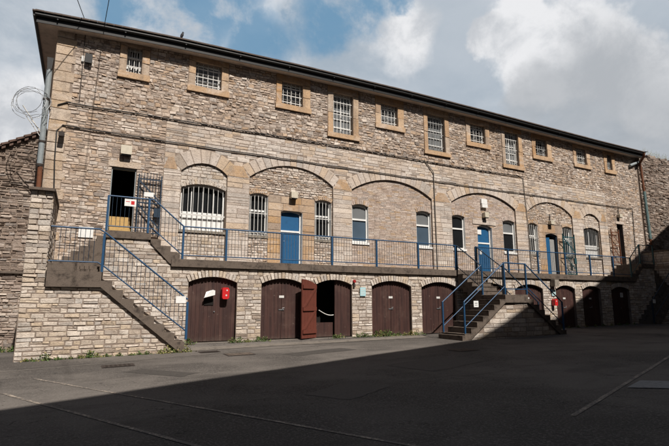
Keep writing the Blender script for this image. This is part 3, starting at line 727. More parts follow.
# the old eaves are not dead straight: low at the ends, highest near the middle
PROF = [(-3, -.31), (-1.9, -.29), (-.1, -.18), (2.5, -.06), (7, .04), (12, .08), (17, .05), (22, -.02), (26, -.07), (32, -.08)]
def sag(x):
    for (xa_, va), (xb_, vb) in zip(PROF, PROF[1:]):
        if x <= xb_: return va+(vb-va)*max(0, (x-xa_)/(xb_-xa_))
    return PROF[-1][1]
for c in bld.children_recursive:
    if c.type == 'MESH':
        me = c.data; co = [0.0]*(3*len(me.vertices)); me.vertices.foreach_get('co', co)
        if max(co[2::3]) > 8.93:
            for i in range(len(co)//3):
                if co[3*i+2] > 8.93: co[3*i+2] += sag(co[3*i])
            me.vertices.foreach_set('co', co); me.update()

# cellar storey -----------------------------------------------------------
cellar = [(2.97, 4.54), (5.39, 6.93), (7.42, 8.91), (9.79, 11.63), (12.15, 14.0), (15.08, 16.93), (17.45, 19.29), (20.2, 21.6), (22.16, 23.6), (24.5, 26.05)]
cops = []
for x0, x1 in cellar:
    wd = x1-x0; cops.append(op(x0, x1, -1.6, .68 if wd < 1.8 else .66, .86 if wd < 1.8 else .87, ring=.20))
m = MB(); solid_wall(m, .50, 28.6, -1.7, ZB-.26, YL, .30, cops)
m.build('cellar_wall', M['mortar_light'], bld)
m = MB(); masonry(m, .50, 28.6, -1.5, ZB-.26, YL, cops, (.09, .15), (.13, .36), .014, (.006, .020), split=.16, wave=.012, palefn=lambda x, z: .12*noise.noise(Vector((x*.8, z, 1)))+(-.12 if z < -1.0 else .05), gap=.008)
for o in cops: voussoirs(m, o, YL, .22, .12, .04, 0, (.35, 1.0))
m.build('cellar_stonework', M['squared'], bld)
m = MB(); m.box(.5, 28.6, 16.75, 16.8, -1.6, 1.1); m.box(7.30, 7.36, 15.95, 16.75, -1.6, 1.1); m.box(8.96, 9.02, 15.95, 16.75, -1.6, 1.1); m.box(7.36, 8.96, 15.95, 16.75, 1.02, 1.08); m.build('inner_wall', M['dark'], bld)  # same painted darkness behind the cellar openings

def board_leaf(m, a, b, o, y, zb, n, th=.045, inset=.015):
    for k in range(n):
        xa, xb = a+(b-a)*k/n+.0025, a+(b-a)*(k+1)/n-.0025
        za, zc_ = arch_z(xa, o)-inset, arch_z(xb, o)-inset
        yy = y+rnd.uniform(-.002, .002)
        m.prism([(xa, zb), (xb, zb), (xb, zc_), (xa, za)], yy, yy+th)
def cellar_door(i, o):
    zb = gz((o['x0']+o['x1'])/2, YL)+.03
    w = sub('cellar_door', ((o['x0']+o['x1'])/2, YL+.12, zb)); y = YL+.11
    mid = (o['x0']+o['x1'])/2; n = max(4, int((mid-o['x0'])/.125))
    if i != 2:
        if i == 0:
            m = MB(); board_leaf(m, o['x0']+.02, o['x1']-.02, o, y, zb, 2*n); m.build('leaf', M['cellarpaint'], w)
        else:
            m = MB(); board_leaf(m, o['x0']+.02, mid-.006, o, y, zb, n); m.build('leaf', M['cellarpaint'], w)
            m = MB(); board_leaf(m, mid+.006, o['x1']-.02, o, y+.004, zb, n); m.build('leaf', M['cellarpaint'], w)
        if i in (1, 3, 4, 6, 8, 7):
            m = MB(); m.box(mid-.09, mid+.09, y-.012, y-.002, .20, .28); m.build('number_plate', M['bar'], w)
            m = MB(); m.box(mid-.10, mid+.05, y-.02, y-.003, -.22, -.19); m.tube([(mid+.07, y-.035, -.20), (mid+.07, y-.003, -.20)], .02, 8); m.tube([(mid+.02, y-.03, -.16), (mid+.1, y-.03, -.14)], .009, 6)
            m.build('latch', M['galv'], w)
        else:
            m = MB(); m.tube([(mid+.08, y-.03, -.25), (mid+.08, y-.003, -.25)], .022, 8); m.build('handle', M['galv'], w)
    else:
        m = MB(); board_leaf(m, mid+.08, o['x1']-.02, o, y, zb, 5); m.build('leaf', M['cellarpaint'], w)
        m = MB(); m.box(o['x0']+.05, mid+.05, y+.10, y+.16, zb, zb+.50); m.build('kick_board', M['cellarpaint'], w)
        # opened leaf, swung out on its left hinge, ledges and braces showing
        ang = R(157); hx, hy = o['x0']+.01, YL-.05
        wl = mid-o['x0']; oo = op(0, 2*wl, zb, o['zs'], o['zc'])
        L = MB(); board_leaf(L, 0.0, wl, oo, -.045, zb, 5)
        for zz in (zb+.16, zb+.93, .52): L.bbox(.03, wl-.03, -.003, .045, zz, zz+.13, .004)
        for z0_, z1_ in ((zb+.30, zb+.92), (zb+1.06, .52)):
            L.prism([(.05, z1_), (.14, z1_), (wl-.05, z0_), (wl-.14, z0_)], -.002, .05)
        ca, sa = math.cos(ang), math.sin(ang)
        L.v = [(hx+x*ca+y_*sa, hy-x*sa+y_*ca, z) for x, y_, z in L.v]
        ol = L.build('open_leaf', M['redwood'], w); ol['label'] = 'red brown door leaf swung open showing its ledges and braces'
        m = MB()
        for zz in (zb+.25, .45): m.tube([(hx, hy+.01, zz-.06), (hx, hy+.01, zz+.06)], .014, 6)
        m.build('hinge', M['iron'], w)
for i, o in enumerate(cops): cellar_door(i, o)
# rope slung across the open doorway
m = MB(); pts = []
for k in range(13):
    s = k/12; pts.append((7.56+s*.62, YL+.02+.06*s, -.23-.22*math.sin(s*1.9)*.85))
m.tube(pts, .016, 6); tag(m.build('rope', M['bar']), 'pale rope slung across the open cellar doorway', 'rope')

# balcony slab ------------------------------------------------------------
bal = thing('balcony', 'long weathered concrete balcony over the brown cellar doors', 'balcony', (14.5, 16.3, 1.14))
m = MB(); rb = random.Random(3)
x = 2.40
while x < 26.66:
    w = min(2.4, 26.68-x); m.bbox(x+.002, x+w-.002, YL-.10, YU-.004, ZB-.24, ZB, .012); x += w
m.build('slab', M['concrete'], bal)
m = MB(); m.box(2.42, 26.66, YL-.04, YL+.02, ZB-.262, ZB-.242); m.build('drip_course', M['concrete'], bal)

# left-end: door landing, steps, lower landing, flight ----------------------
def railing(name, label, segs, mat_post, mat_bal, posts=(), spacing=.115, r=.024, low=.13, bal=True, group=None, pr=.031):
    """segs: list of polylines [(x,y,zfloor)...] ; rail 1.04 above."""
    H = 1.05
    p0 = segs[0][0]; t_ = thing(name, label, 'railing', p0, group)
    bmesh_ = None
    for seg in segs:
        m = MB(); m.tube([(x, y, z+H) for x, y, z in seg], r, 8); m.build('top_rail', mat_post, t_)
        m = MB(); m.tube([(x, y, z+low) for x, y, z in seg], r*.75, 8); m.build('bottom_rail', mat_post, t_)
        if bal:
            for (a, b) in zip(seg, seg[1:]):
                L = math.hypot(b[0]-a[0], b[1]-a[1]); n = int(L/spacing)
                for k in range(1, n):
                    s = k/n; x, y, z = (a[j]+(b[j]-a[j])*s for j in range(3))
                    if bmesh_ is None:
                        q = MB(); q.tube([(0, 0, low), (0, 0, H)], .0075, 5, caps=False); bmesh_ = q.build('baluster', mat_bal, t_, loc=(0, 0, 0))
                        bmesh_.location = Vector((x, y, z))-t_.location
                    else:
                        c = bmesh_.copy(); COL.objects.link(c); c.parent = t_; c.location = Vector((x, y, z))-t_.location
    first = None
    for (x, y, z) in posts:
        q = MB(); q.box(-pr, pr, -pr, pr, -.02, H+.005); o = q.build('post', mat_post, t_, loc=(0, 0, 0)); o.location = Vector((x, y, z))-t_.location
    return t_
YF = YL-.04            # line of the balcony railing
LZ = 2.17
def stair_side(mirror):
    X = (lambda x: x) if not mirror else (lambda x: 29.08-x)
    side = 'left' if not mirror else 'right'
    st = thing('staircase', f'dark concrete steps and landing rising to the {side}most doorway', 'staircase', (X(.5), 15.2, gz(X(.5), 14.6)))
    def bx(m, x0, x1, y0, y1, z0, z1, b=.01):
        a, c = sorted((X(x0), X(x1))); m.bbox(a, c, y0, y1, z0, z1, b)
    m = MB(); bx(m, .48, 1.76, YL-.06, YU-.005, LZ-.22, LZ)
    zlo = lambda x: LZ-.22-(x-1.66)*(LZ-.22-(ZB-.24))/(2.45-1.66)
    for k, (xa, z) in enumerate(((1.762, 1.98), (2.062, 1.785), (2.362, 1.59))):
        xb = xa+(.30 if k < 2 else .29)
        m.prism([(X(xa), max(ZB-.24, zlo(xa))), (X(xb), max(ZB-.235, zlo(xb))), (X(xb), z), (X(xa), z)], YL-.058, YU-.005)
    m.build('door_landing', M['concrete'], st)
    # wall carrying the door landing above the balcony level
    tw = lambda x: min(LZ-.22, zlo(X(x)))
    m = MB(); m.prism([(X(.52), ZB-.26), (X(2.42), ZB-.26), (X(1.66), LZ-.225), (X(.52), LZ-.225)], YL+.001, YU-.01); m.build('landing_wall_core', M['mortar_light'], st)
    a, c = sorted((X(.52), X(2.40)))
    m = MB(); masonry(m, a, c, ZB-.26, LZ-.225, YL, [], (.09, .13), (.16, .36), .012, (.006, .02), top=tw); m.build('landing_wall', M['squared'], st)
    # steps from the lower landing up to the door landing
    m = MB(); n = 7; z0 = .87
    for k in range(n):
        z = z0+(LZ-z0)*(k+1)/(n+1); xa = -1.02+k*.215
        bx(m, xa, xa+.215 if k < n-1 else .479, YL+.10, YU-.006, z0-.4, z, .006)
    m.build('side_steps', M['concrete'], st)
    # lower landing + outer flight
    YO = 14.62
    m = MB(); bx(m, -.86, .44, YO, YL-.005, .45, .87); bx(m, -.86, .44, YL-.004, YU-.01, .45, .86)
    bx(m, -.86, -.22, YO-.002, YO+.22, .871, 1.06)
    for k in range(3): bx(m, -.18+.10*k*0, .40, YL-.45+.22*k, YL-.006+.1, .872+.10*k, .872+.10*(k+1)-.002, .006)
    m.build('landing', M['concrete'], st)
    m = MB(); n = 9; run = 2.30/8; rise = (.87-(-1.32))/9
    poly = [(.44, .45), (.44, .87)]
    for k in range(8): z = .87-rise*(k+1); poly += [(.44+run*k, z), (.44+run*(k+1), z)]
    poly += [(2.74, -1.42), (2.62, -1.42)]
    P = [(X(a), b) for a, b in poly]
    # split stepped side into convex pieces
    for k in range(8):
        z = .87-rise*(k+1); xa, xb = .44+run*k, .44+run*(k+1)
        zl = lambda x: .45+(x-.44)*(-1.42-.45)/(2.66-.44)
        q = [(X(xa), zl(xa)), (X(xb), max(-1.5, zl(xb))), (X(xb), z), (X(xa), z)]
        m.prism(q, YO+rnd.uniform(0, .006), YL-.005)
    m.build('flight', M['concrete'], st)
    m = MB()
    top = lambda x: (.45 if (x if not mirror else 29.08-x) < .44 else .45+((x if not mirror else 29.08-x)-.44)*(-1.42-.45)/(2.66-.44))
    xa, xb = -1.34, 2.66
    a, c = sorted((X(-1.40), X(xb)))
    q = [(X(-1.40), -1.7), (X(2.66), -1.7), (X(2.66), -1.42), (X(.44), .445), (X(-1.40), .445)]
    m.prism(q, YO+.10, YL-.01); mm = MB(); mm.prism(q, YO+.10, YL-.01)
    mm.build('backing', M['mortar_light'], st)
    m = MB(); masonry(m, a, c, -1.55, .445, YO+.10, [], (.085, .15), (.14, .38), .016, (.006, .022), split=.12, wave=.012, palefn=lambda x, z: .10 if z > -1.1 else -.05, top=top, gap=.009)
    m.build('stone_base', M['squared'], st)
    # end pier
    m = MB(); pa, pc = sorted((X(-1.40), X(-.88)))
    m.box(pa+.01, pc-.01, YO+.115, YU-.01, .3, 3.0)
    m.build('pier_core', M['mortar_light'], st)
    m = MB(); masonry(m, pa, pc, .44, 3.0, YO+.10, [], (.09, .17), (.14, .34), .014, (.008, .028), gap=.008); 
    # inward side of the pier
    k0 = len(m.v); masonry(m, YO+.12, YU-.02, .86, 3.0, 0, [], (.09, .18), (.16, .4), .010, (.008, .02), gap=.008)
    xs_ = pc-.01 if not mirror else pa+.01; sg = 1 if not mirror else -1
    for i_ in range(k0, len(m.v)):
        x_, y_, z_ = m.v[i_]; m.v[i_] = (xs_-sg*y_, x_, z_)
    m.build('pier', M['squared'], st)
    m = MB(); m.bbox(pa-.05, pc+.05, YO-.02, YU-.01, 3.0, 3.07, .01); m.build('coping', M['concrete'], st)
    return X
X = stair_side(False); Xm = stair_side(True)
rl = railing('railing', 'blue railing of the left door landing, stepping down to the balcony', [[(.50, YF, LZ), (1.80, YF, LZ), (2.73, YF, ZB)]], M['blue'], M['darkblue'], [(.50, YF, LZ), (1.66, YF, LZ), (2.73, YF, ZB)])
rl = railing('railing', 'blue railing of the lower left landing and steps down to the yard', [[(-.86, 14.66, 1.0), (.32, 14.66, 1.0), (.48, 14.66, .90), (2.78, 14.66, -.92)]], M['blue'], M['darkblue'], [(.44, 14.66, .88), (2.78, 14.66, -1.0)])
mp = lambda L: [(29.08-x, y, z) for x, y, z in L]
railing('railing', 'dark teal railing of the right door landing, stepping down to the balcony', [mp([(.50, YF, LZ), (1.80, YF, LZ), (2.73, YF, ZB)])], M['teal'], M['darkblue'], mp([(.50, YF, LZ), (1.80, YF, LZ), (2.73, YF, ZB)]))
railing('railing', 'dark blue railing beside the steps at the right edge of the photo', [mp([(-.86, 14.66, 1.0), (.32, 14.66, 1.0), (.48, 14.66, .90), (2.78, 14.66, -.92)])], M['darkblue'], M['darkblue'], mp([(.44, 14.66, .88), (2.78, 14.66, -1.0)]), bal=False)
railing('railing', 'blue balcony railing from the left steps to the middle staircase', [[(2.73, YF, ZB), (13.97, YF, ZB)]], M['blue'], M['baluster'], [(x, YF, ZB) for x in (4.12, 6.1, 8.06, 10.0, 12.0, 13.97)], spacing=.112)
railing('railing', 'blue balcony railing from the middle staircase to the right steps', [[(15.12, YF, ZB), (26.35, YF, ZB)]], M['blue'], M['baluster'], [(x, YF, ZB) for x in (15.12, 17.1, 19.05, 21.0, 22.9, 24.8)], spacing=.112)

# middle staircase ------------------------------------------------------------
ms = thing('double_staircase', 'T-shaped concrete staircase in the middle with flights going down left and right', 'staircase', (14.58, 14.3, -1.27))
YN, YM = 13.0, 14.22; LZc = .33; xa, xb = 14.0, 15.17
m = MB(); m.bbox(xa-.02, xb+.02, YN, YM, LZc-.30, LZc, .012); m.build('landing', M['concrete'], ms)
g0 = -1.27; n = 8; rise = (LZc-g0)/n; run = 2.05/7
for sg, x_e, nm in ((-1, xa-.021, 'left_flight'), (1, xb+.021, 'right_flight')):
    m = MB()
    for k in range(n-1):
        z = LZc-rise*(k+1); x0_ = x_e+sg*run*k; x1_ = x_e+sg*run*(k+1)
        zl = lambda d: LZc-.30-(d)*(LZc-.30-g0+.10)/(run*7-.12)
        d0, d1 = run*k, run*(k+1)
        q = [(x0_, max(g0-.25, zl(d0))), (x1_, max(g0-.25, zl(d1))), (x1_, z), (x0_, z)]
        m.prism(q, YN+rnd.uniform(0, .005), YM)
        nx0, nx1 = sorted((x0_, x1_+sg*.025)); m.bbox(nx0, nx1, YN-.004, YM-.003, z+.001, z+.022, .004)      # worn tread nosing
    m.build('flight', M['concrete'], ms)
m = MB(); q = [(xa-2.05, g0-.3), (xb+2.05, g0-.3), (xb+2.05, g0-.12), (xb+.02, LZc-.305), (xa-.02, LZc-.305), (xa-2.05, g0-.12)]
m.prism(q, YN+.08, YM-.1); m.build('backing', M['mortar_light'], ms)
def tpc(x):
    d = max(0, xa-x, x-xb); return LZc-.305-d*(LZc-.305-g0+.12)/2.03
m = MB(); masonry(m, xa-2.0, xb+2.0, g0-.12, LZc-.305, YN+.08, [], (.11, .20), (.22, .48), .006, (.006, .018), palefn=lambda x, z: -.08, top=tpc, gap=.006); m.build('stone_side', M['squared'], ms)
m = MB(); n2 = 6; r2 = (ZB-LZc)/n2; ru = (YF-.08-YM)/(n2-1)
for k in range(n2-1):
    z = LZc+r2*(k+1); m.bbox(xa, xb, YM+.002+ru*k, YM+ru*(k+1), LZc-.3+r2*k*.8, z-.02, .006); m.bbox(xa-.01, xb+.01, YM-.02+ru*k, YM+ru*(k+1)-.004, z-.019, z, .004)
m.build('upper_flight', M['concrete'], ms)
# two bottom kerb steps
m = MB(); m.bbox(11.78, 11.93, YN-.03, YM+.02, g0-.2, g0+.17, .01); m.build('bottom_step', M['concrete'], ms)
hr = lambda a: a
def stair_rail(label, top_pts, low, posts, mat, bal=None):
    t_ = thing('railing', label, 'railing', top_pts[0]); m = MB(); m.tube(top_pts, .024, 8); m.build('top_rail', mat, t_)
    m = MB(); m.tube([(x, y, z-.88) for x, y, z in low], .017, 8); m.build('bottom_rail', mat, t_)
    for x, y, z0_, z1_ in posts:
        m = MB(); m.box(x-.026, x+.026, y-.026, y+.026, z0_, z1_); m.build('post', mat, t_)
    if bal:
        a, b = bal; q = None; L = (Vector(b)-Vector(a)).length; n = int(L/.13)
        for k in range(1, n):
            p = Vector(a).lerp(Vector(b), k/n); m = MB(); m.tube([p, p+Vector((0, 0, -.88))], .008, 5, caps=False); m.build('baluster', M['darkblue'], t_)
    return t_
zt = LZc+1.18
stair_rail('blue handrail on the near side of the left-going flight, holding a small sign', [(11.97, YN+.04, .05), (14.02, YN+.04, zt)], [(11.97, YN+.04, .05), (14.02, YN+.04, zt)], [(11.97, YN+.04, -1.15, .06), (14.02, YN+.04, LZc, zt+.02)], M['blue'])
stair_rail('blue handrail on the far side of the left-going flight', [(11.97, YM-.04, .05), (14.02, YM-.04, zt)], [(11.97, YM-.04, .05), (14.02, YM-.04, zt)], [(11.97, YM-.04, -1.15, .06), (14.02, YM-.04, LZc, zt+.02)], M['blue'])
stair_rail('short level blue rail across the front of the middle landing', [(14.05, YN+.04, zt), (15.15, YN+.04, zt)], [(14.05, YN+.04, zt-.1), (15.15, YN+.04, zt-.1)], [], M['blue'])
stair_rail('dark blue handrail on the near side of the right-going flight', [(15.17, YN+.04, zt), (17.15, YN+.04, .05)], [(15.17, YN+.04, zt), (17.15, YN+.04, .05)], [(15.17, YN+.04, LZc, zt+.02), (17.15, YN+.04, -1.12, .06)], M['blue'])
stair_rail('dark blue handrail on the far side of the right-going flight', [(15.17, YM-.04, zt), (17.15, YM-.04, .05)], [(15.17, YM-.04, zt), (17.15, YM-.04, .05)], [(15.17, YM-.04, LZc, zt+.02), (17.15, YM-.04, -1.12, .06)], M['darkblue'])
for x, w_ in ((14.02, 'left'), (15.14, 'right')):
    stair_rail(f'{w_} handrail of the upper flight joining balcony and middle landing', [(x, YF-.03, ZB+1.05), (x, YM-.02, zt-.03)], [(x, YF-.03, ZB+1.02), (x, YM-.02, zt-.03)], [(x, YF-.03, ZB-.1, ZB+1.06)], M['darkblue'], ((x, YF-.03, ZB+1.05), (x, YM-.02, zt-.03)))

# gates -------------------------------------------------------------------------
def gate(x0, x1, y, z0, z1, mat, label, nb=7, spikes=True, braces=True, xmap=None, lock=True):
    g = thing('barred_gate', label, 'gate', (x0, y, z0))
    m = MB(); m.box(x0, x0+.04, y-.02, y+.02, z0, z1-.05); m.box(x1-.04, x1, y-.02, y+.02, z0, z1-.05)
    for z in (z0+.10, z0+(z1-z0)*.52, z1-.22): m.box(x0+.04, x1-.04, y-.012, y+.012, z-.02, z+.02)
    m.build('gate_frame', mat, g)
    m = MB()
    for k in range(nb):
        x = x0+.04+(x1-x0-.08)*(k+.5)/nb; m.tube([(x, y-.001, z0+.02), (x, y-.001, z1-(0 if spikes else .2)), (x, y-.001, z1+.05 if spikes else z1-.19)], [.009, .009, .002], 6)
    m.build('gate_bars', mat, g)
    if braces:
        m = MB()
        for za, zb in ((z1-.25, z0+(z1-z0)*.56), (z0+(z1-z0)*.50, z0+.30)):
            m.faces([(x0+.03, y-.03, za), (x0+.03, y-.03, za-.07), (x1-.03, y-.03, zb-.07), (x1-.03, y-.03, zb)], [(0, 1, 2, 3)]); m.prism([(x0+.03, za), (x0+.03, za-.06), (x1-.03, zb-.06), (x1-.03, zb)], y-.028, y-.014)
        m.build('braces', mat, g)
    if lock:
        m = MB(); m.bbox(x1-.22, x1-.03, y-.06, y-.015, z0+.65, z0+.95, .01); m.build('lock_box', mat, g)
    return g
gate(1.40, 2.16, YU-.12, LZ+.06, 4.38, M['darkblue'], 'dark blue barred gate with spikes folded open beside the leftmost doorway')
gate(22.62, 23.60, YU-.15, ZB+.05, 3.75, M['teal'], 'teal barred gate folded open in front of a barred window near the right end', nb=8, spikes=False)
gate(26.90, 27.66, YU-.14, LZ+.06, 4.30, M['rust'], 'rusty barred gate folded open beside the rightmost doorway', nb=5, spikes=False, lock=False)

# wall lamps ----------------------------------------------------------------------
def lamp(x, z, y, label, w=.28, h=.26, d=.22, mat='lampbody', hook=False):
    t_ = thing('wall_lamp', label, 'lamp', (x, y, z))
    m = MB(); m.bbox(x-w/2, x+w/2, y-d, y-.03, z-h/2, z+h/2, .02); m.build('casing', M[mat], t_)
    m = MB(); m.box(x-w/2+.02, x+w/2-.02, y-d+.02, y-.05, z-h/2-.035, z-h/2); m.build('lens', M['glass'], t_)
    m = MB(); m.box(x-.04, x+.04, y-.03, y+.01, z-.08, z+.08)
    if hook: m.tube([(x-.02, y-.06, z+h/2), (x-.02, y-.08, z+h/2+.35)], .025, 6)
    m.build('bracket', M['iron'], t_)
    return t_
lamp(.96, 5.08, YU, 'cream box lamp above the leftmost open doorway', .34, .30)
lamp(7.08, 4.20, YI, 'cream box lamp above the left blue door')
lamp(17.23, 4.27, YI, 'cream box lamp over the pale lintel of the middle blue door', .26, .26)
lamp(21.96, 4.26, YI, 'small lamp on a short stalk above the half open blue door', .26, .2, hook=True)
lamp(27.95, 5.12, YU, 'small lamp on a short stalk above the rightmost doorway', .26, .2, hook=True)
t_ = thing('alarm_box', 'white alarm box high on the brown brick bay over the middle blue door', 'alarm box', (17.2, YI, 4.9))
m = MB(); m.bbox(17.02, 17.40, YI-.10, YI-.01, 4.84, 5.07, .012); m.bbox(17.03, 17.39, YI-.13, YI-.01, 4.64, 4.82, .02); m.build('casing', M['white'], t_)
m = MB(); m.box(17.03, 17.39, YI-.09, YI-.005, 4.82, 4.84); m.build('band', M['blackpaint'], t_)
t_ = thing('security_camera', 'small dark security camera on a bracket near the left corner', 'camera', (-.95, YU, 5.4))
m = MB(); m.tube([(-.95, YU, 5.45), (-.95, YU-.12, 5.45), (-.95, YU-.16, 5.38)], .016, 6); m.build('bracket', M['iron'], t_)
m = MB(); m.bbox(-1.03, -.87, YU-.30, YU-.10, 5.22, 5.36, .02); m.build('body', M['iron'], t_)
t_ = thing('floodlight', 'small black floodlight high on the wall near the top left corner', 'light', (-.38, YU, 8.0))
m = MB(); m.bbox(-.50, -.28, YU-.16, YU-.04, 7.90, 8.22, .02); m.build('housing', M['blackpaint'], t_)
m = MB(); m.box(-.60, -.52, YU-.06, YU, 7.95, 8.15); m.build('bracket', M['bar'], t_)
m = MB(); m.tube([(-.55, YU-.05, 8.9), (-.55, YU-.05, 6.55)], .012, 6); tag(m.build('conduit', M['iron']), 'thin conduit running down from the top left floodlight', 'conduit')

# cables ------------------------------------------------------------------------------
def cable(pts, r, mat, label, y=YU-.05, sag=.02):
    P = []
    for a, b in zip(pts, pts[1:]):
        L = math.hypot(b[0]-a[0], b[1]-a[1]); n = max(1, int(L/.7))
        for k in range(n):
            s = k/n; P.append((a[0]+(b[0]-a[0])*s, y, a[1]+(b[1]-a[1])*s-(sag*abs(math.sin(L*s*1.5)) if abs(b[0]-a[0]) > 1 else 0)+rnd.uniform(-.008, .008)))
    P.append((pts[-1][0], y, pts[-1][1])); m = MB(); m.tube(P, r, 6)
    return tag(m.build('cable', M[mat]), label, 'cable')
cable([(-1.15, 6.30), (-.9, 6.44), (1.6, 6.47), (8.2, 6.52), (16.4, 6.50), (20.0, 6.55)], .019, 'cable', 'upper black cable clipped level along the facade under the top windows')
cable([(-.99, 3.1), (-1.08, 4.5), (-1.10, 5.45), (-.95, 5.66), (1.4, 5.64), (7.3, 5.63), (15.1, 5.62), (23.3, 5.66), (29.4, 5.70), (29.40, 5.4), (29.25, 2.2)], .019, 'cable', 'lower black cable running just above the arches and down both ends')
cable([(13.55, 6.55), (14.08, 6.02), (14.12, 1.42)], .022, 'palecable', 'grey conduit going down the pier left of the middle blue door')
cable([(20.02, 6.5), (20.16, 4.0), (20.2, 1.42)], .018, 'palecable', 'grey conduit going down the pier right of the middle blue door')

# downpipes -----------------------------------------------------------------------------
t_ = thing('downpipe', 'grey downpipe with a black hopper on the left corner of the building', 'downpipe', (-1.5, YU-.1, 3.2))
m = MB(); m.tube([(-1.46, YU-.10, 7.4), (-1.46, YU-.10, 4.2)], .085, 12); m.build('pipe', M['greypipe'], t_)
m = MB(); m.tube([(-1.44, YU-.10, 4.2), (-1.42, YU-.10, 3.1)], .07, 10); m.build('rusty_foot', M['rust'], t_)
m = MB(); m.prism([(-1.52, 7.38), (-1.40, 7.38), (-1.37, 7.8), (-1.55, 7.8)], YU-.18, YU-.01); m.build('hopper', M['blackpaint'], t_)
for z in (6.4, 5.0, 4.25):
    m = MB(); m.tube([(-1.46, YU-.10, z-.03), (-1.46, YU-.10, z+.03)], .10, 12); m.build('collar', M['iron'], t_)
t_ = thing('downpipe', 'green grey downpipe at the right end beside the rough boundary wall', 'downpipe', (30.7, YU-.12, 1.4))
m = MB(); m.tube([(30.72, YU-.12, 6.9), (30.82, YU-.12, 3.9)], .095, 12); m.build('pipe', M['greenpipe'], t_)
m = MB(); m.tube([(30.3, 16.40, 9.2), (30.3, 16.42, 9.0), (30.6, YU-.12, 8.72), (30.66, YU-.12, 8.3), (30.72, YU-.12, 6.9)], .075, 10); m.build('rusty_section', M['rust'], t_); m = MB(); m.tube([(30.82, YU-.12, 3.9), (30.86, YU-.12, 1.5)], .08, 10); m.build('rusty_foot', M['rust'], t_)
m = MB(); m.tube([(29.55, YU-.1, 8.42), (30.55, YU-.1, 8.80)], .09, 10); m.build('branch', M['greypipe'], t_)

# razor wire ----------------------------------------------------------------------------
t_ = thing('razor_wire', 'loose coil of razor wire hanging beside the left corner downpipe', 'razor wire', (-1.9, YU-.2, 6.1))
m = MB(); rr = random.Random(5)
for c in range(5):
    cx, cz, ra, ph, ti = -1.86+rr.uniform(-.12, .12), 6.15+rr.uniform(-.1, .1), rr.uniform(.36, .56), rr.uniform(0, 6), rr.uniform(.15, .6)
    pts = [(cx+ra*math.cos(a), YU-.25+ti*ra*math.sin(a+ph), cz+ra*math.sin(a)*rr.uniform(.97, 1.03)) for a in [2*math.pi*k/30*1.0+ph for k in range(29)]]
    m.tube(pts, .007, 5)
    for p in pts[::2]: m.prism([(p[0]-.03, p[2]), (p[0], p[2]+.008), (p[0]+.03, p[2]), (p[0], p[2]-.008)], p[1]-.002, p[1]+.002)
m.build('coil', M['galv'], t_)
m = MB(); m.tube([(-2.05, YU-.2, 6.05), (-1.5, YU-.1, 5.25)], .018, 6); m.tube([(-1.8, YU-.2, 5.62), (-1.52, YU-.1, 5.35)], .012, 6); m.tube([(-1.95, YU-.2, 5.75), (-1.52, YU-.1, 5.15)], .012, 6); m.build('support_arm', M['bar'], t_)

# signs and small fittings -----------------------------------------------------------------
def sign(x, z, y, w, h, mat, label, marks=None, mm='blackpaint'):
    t_ = thing('sign', label, 'sign', (x, y, z)); m = MB(); m.bbox(x-w/2, x+w/2, y-.012, y, z-h/2, z+h/2, .003); m.build('plate', M[mat], t_)
    if marks:
        m = MB()
        for (a, b, c, d) in marks: m.box(x+w*(a-.5), x+w*(b-.5), y-.015, y-.0125, z+h*(c-.5), z+h*(d-.5))
        m.build('marks', M[mm], t_)
lines = [(.1, .9, .72, .80), (.1, .75, .52, .58), (.1, .85, .32, .38), (.1, .6, .14, .20)]
sign(1.11, 3.05, YF-.03, .33, .22, 'white', 'white notice with red marks on the railing of the left door landing', [(.55, .85, .25, .75), (.1, .45, .6, .68)], 'red')
sign(1.62, 3.36, YF-.03, .28, .14, 'white', 'blank white plate above the corner of the left landing railing')
sign(2.58, .12, 14.62, .28, .20, 'white', 'white plate on the railing at the foot of the left steps')
sign(26.42, .10, 14.62, .22, .20, 'white', 'small white plate on the dark railing at the right edge of the photo')
sign(12.50, -.02, YN+.0, .22, .22, 'white', 'small white sign on the middle staircase handrail', [(.2, .8, .6, .68), (.2, .8, .3, .36)])
sign(-.03, 2.25, YU-.03, .42, .34, 'white', 'white board on the wall behind the lower left railing')
sign(9.36, .44, YL-.045, .24, .32, 'skysign', 'pale blue notice on the stone pier right of the open cellar door', lines, 'bar')
sign(25.5, .43, YL+.10, .22, .24, 'white', 'white notice on the rightmost cellar door', lines)
sign(19.98, .50, YL-.045, .26, .30, 'skysign', 'pale blue notice above the red box near the right cellar doors', lines, 'bar')
t_ = thing('hose_box', 'red box with two pale dials on the leftmost cellar door', 'red box', (4.14, YL+.05, .3))
m = MB()
vs = []; pl = [(4.03, .20), (4.06, .15), (4.22, .15), (4.26, .20), (4.26, .46), (4.22, .52), (4.06, .52), (4.03, .46)]
m.prism(pl, YL-.12, YL+.105); m.build('casing', M['red'], t_)
m = MB(); m.tube([(4.18, YL-.125, .43), (4.18, YL-.121, .43)], .025, 10); m.tube([(4.16, YL-.125, .27), (4.16, YL-.121, .27)], .028, 10); m.build('dial', M['bar'], t_)
t_ = thing('hose_box', 'red box with a dark base on the pier between the right cellar doors', 'red box', (19.95, YL-.05, .05))
m = MB(); m.prism([((x-4.14)*.85+19.9, z*.85-.24) for x, z in pl], YL-.22, YL-.045); m.build('casing', M['red'], t_)
m = MB(); m.tube([(19.91, YL-.225, .10), (19.91, YL-.221, .10)], .025, 10); m.build('dial', M['bar'], t_)
t_ = thing('awning', 'white slanted flap with its cast shadow painted dark on the leftmost cellar door', 'flap', (3.64, YL+.05, .2))
m = MB(); m.prism([(3.46, .19), (3.80, .28), (3.80, .42), (3.72, .44)], YL-.10, YL+.0); m.faces([(3.46, YL-.10, .19), (3.80, YL-.10, .28), (3.78, YL+.1, .45), (3.56, YL+.1, .38)], [(0, 1, 2, 3)]); m.build('flap', M['white'], t_)
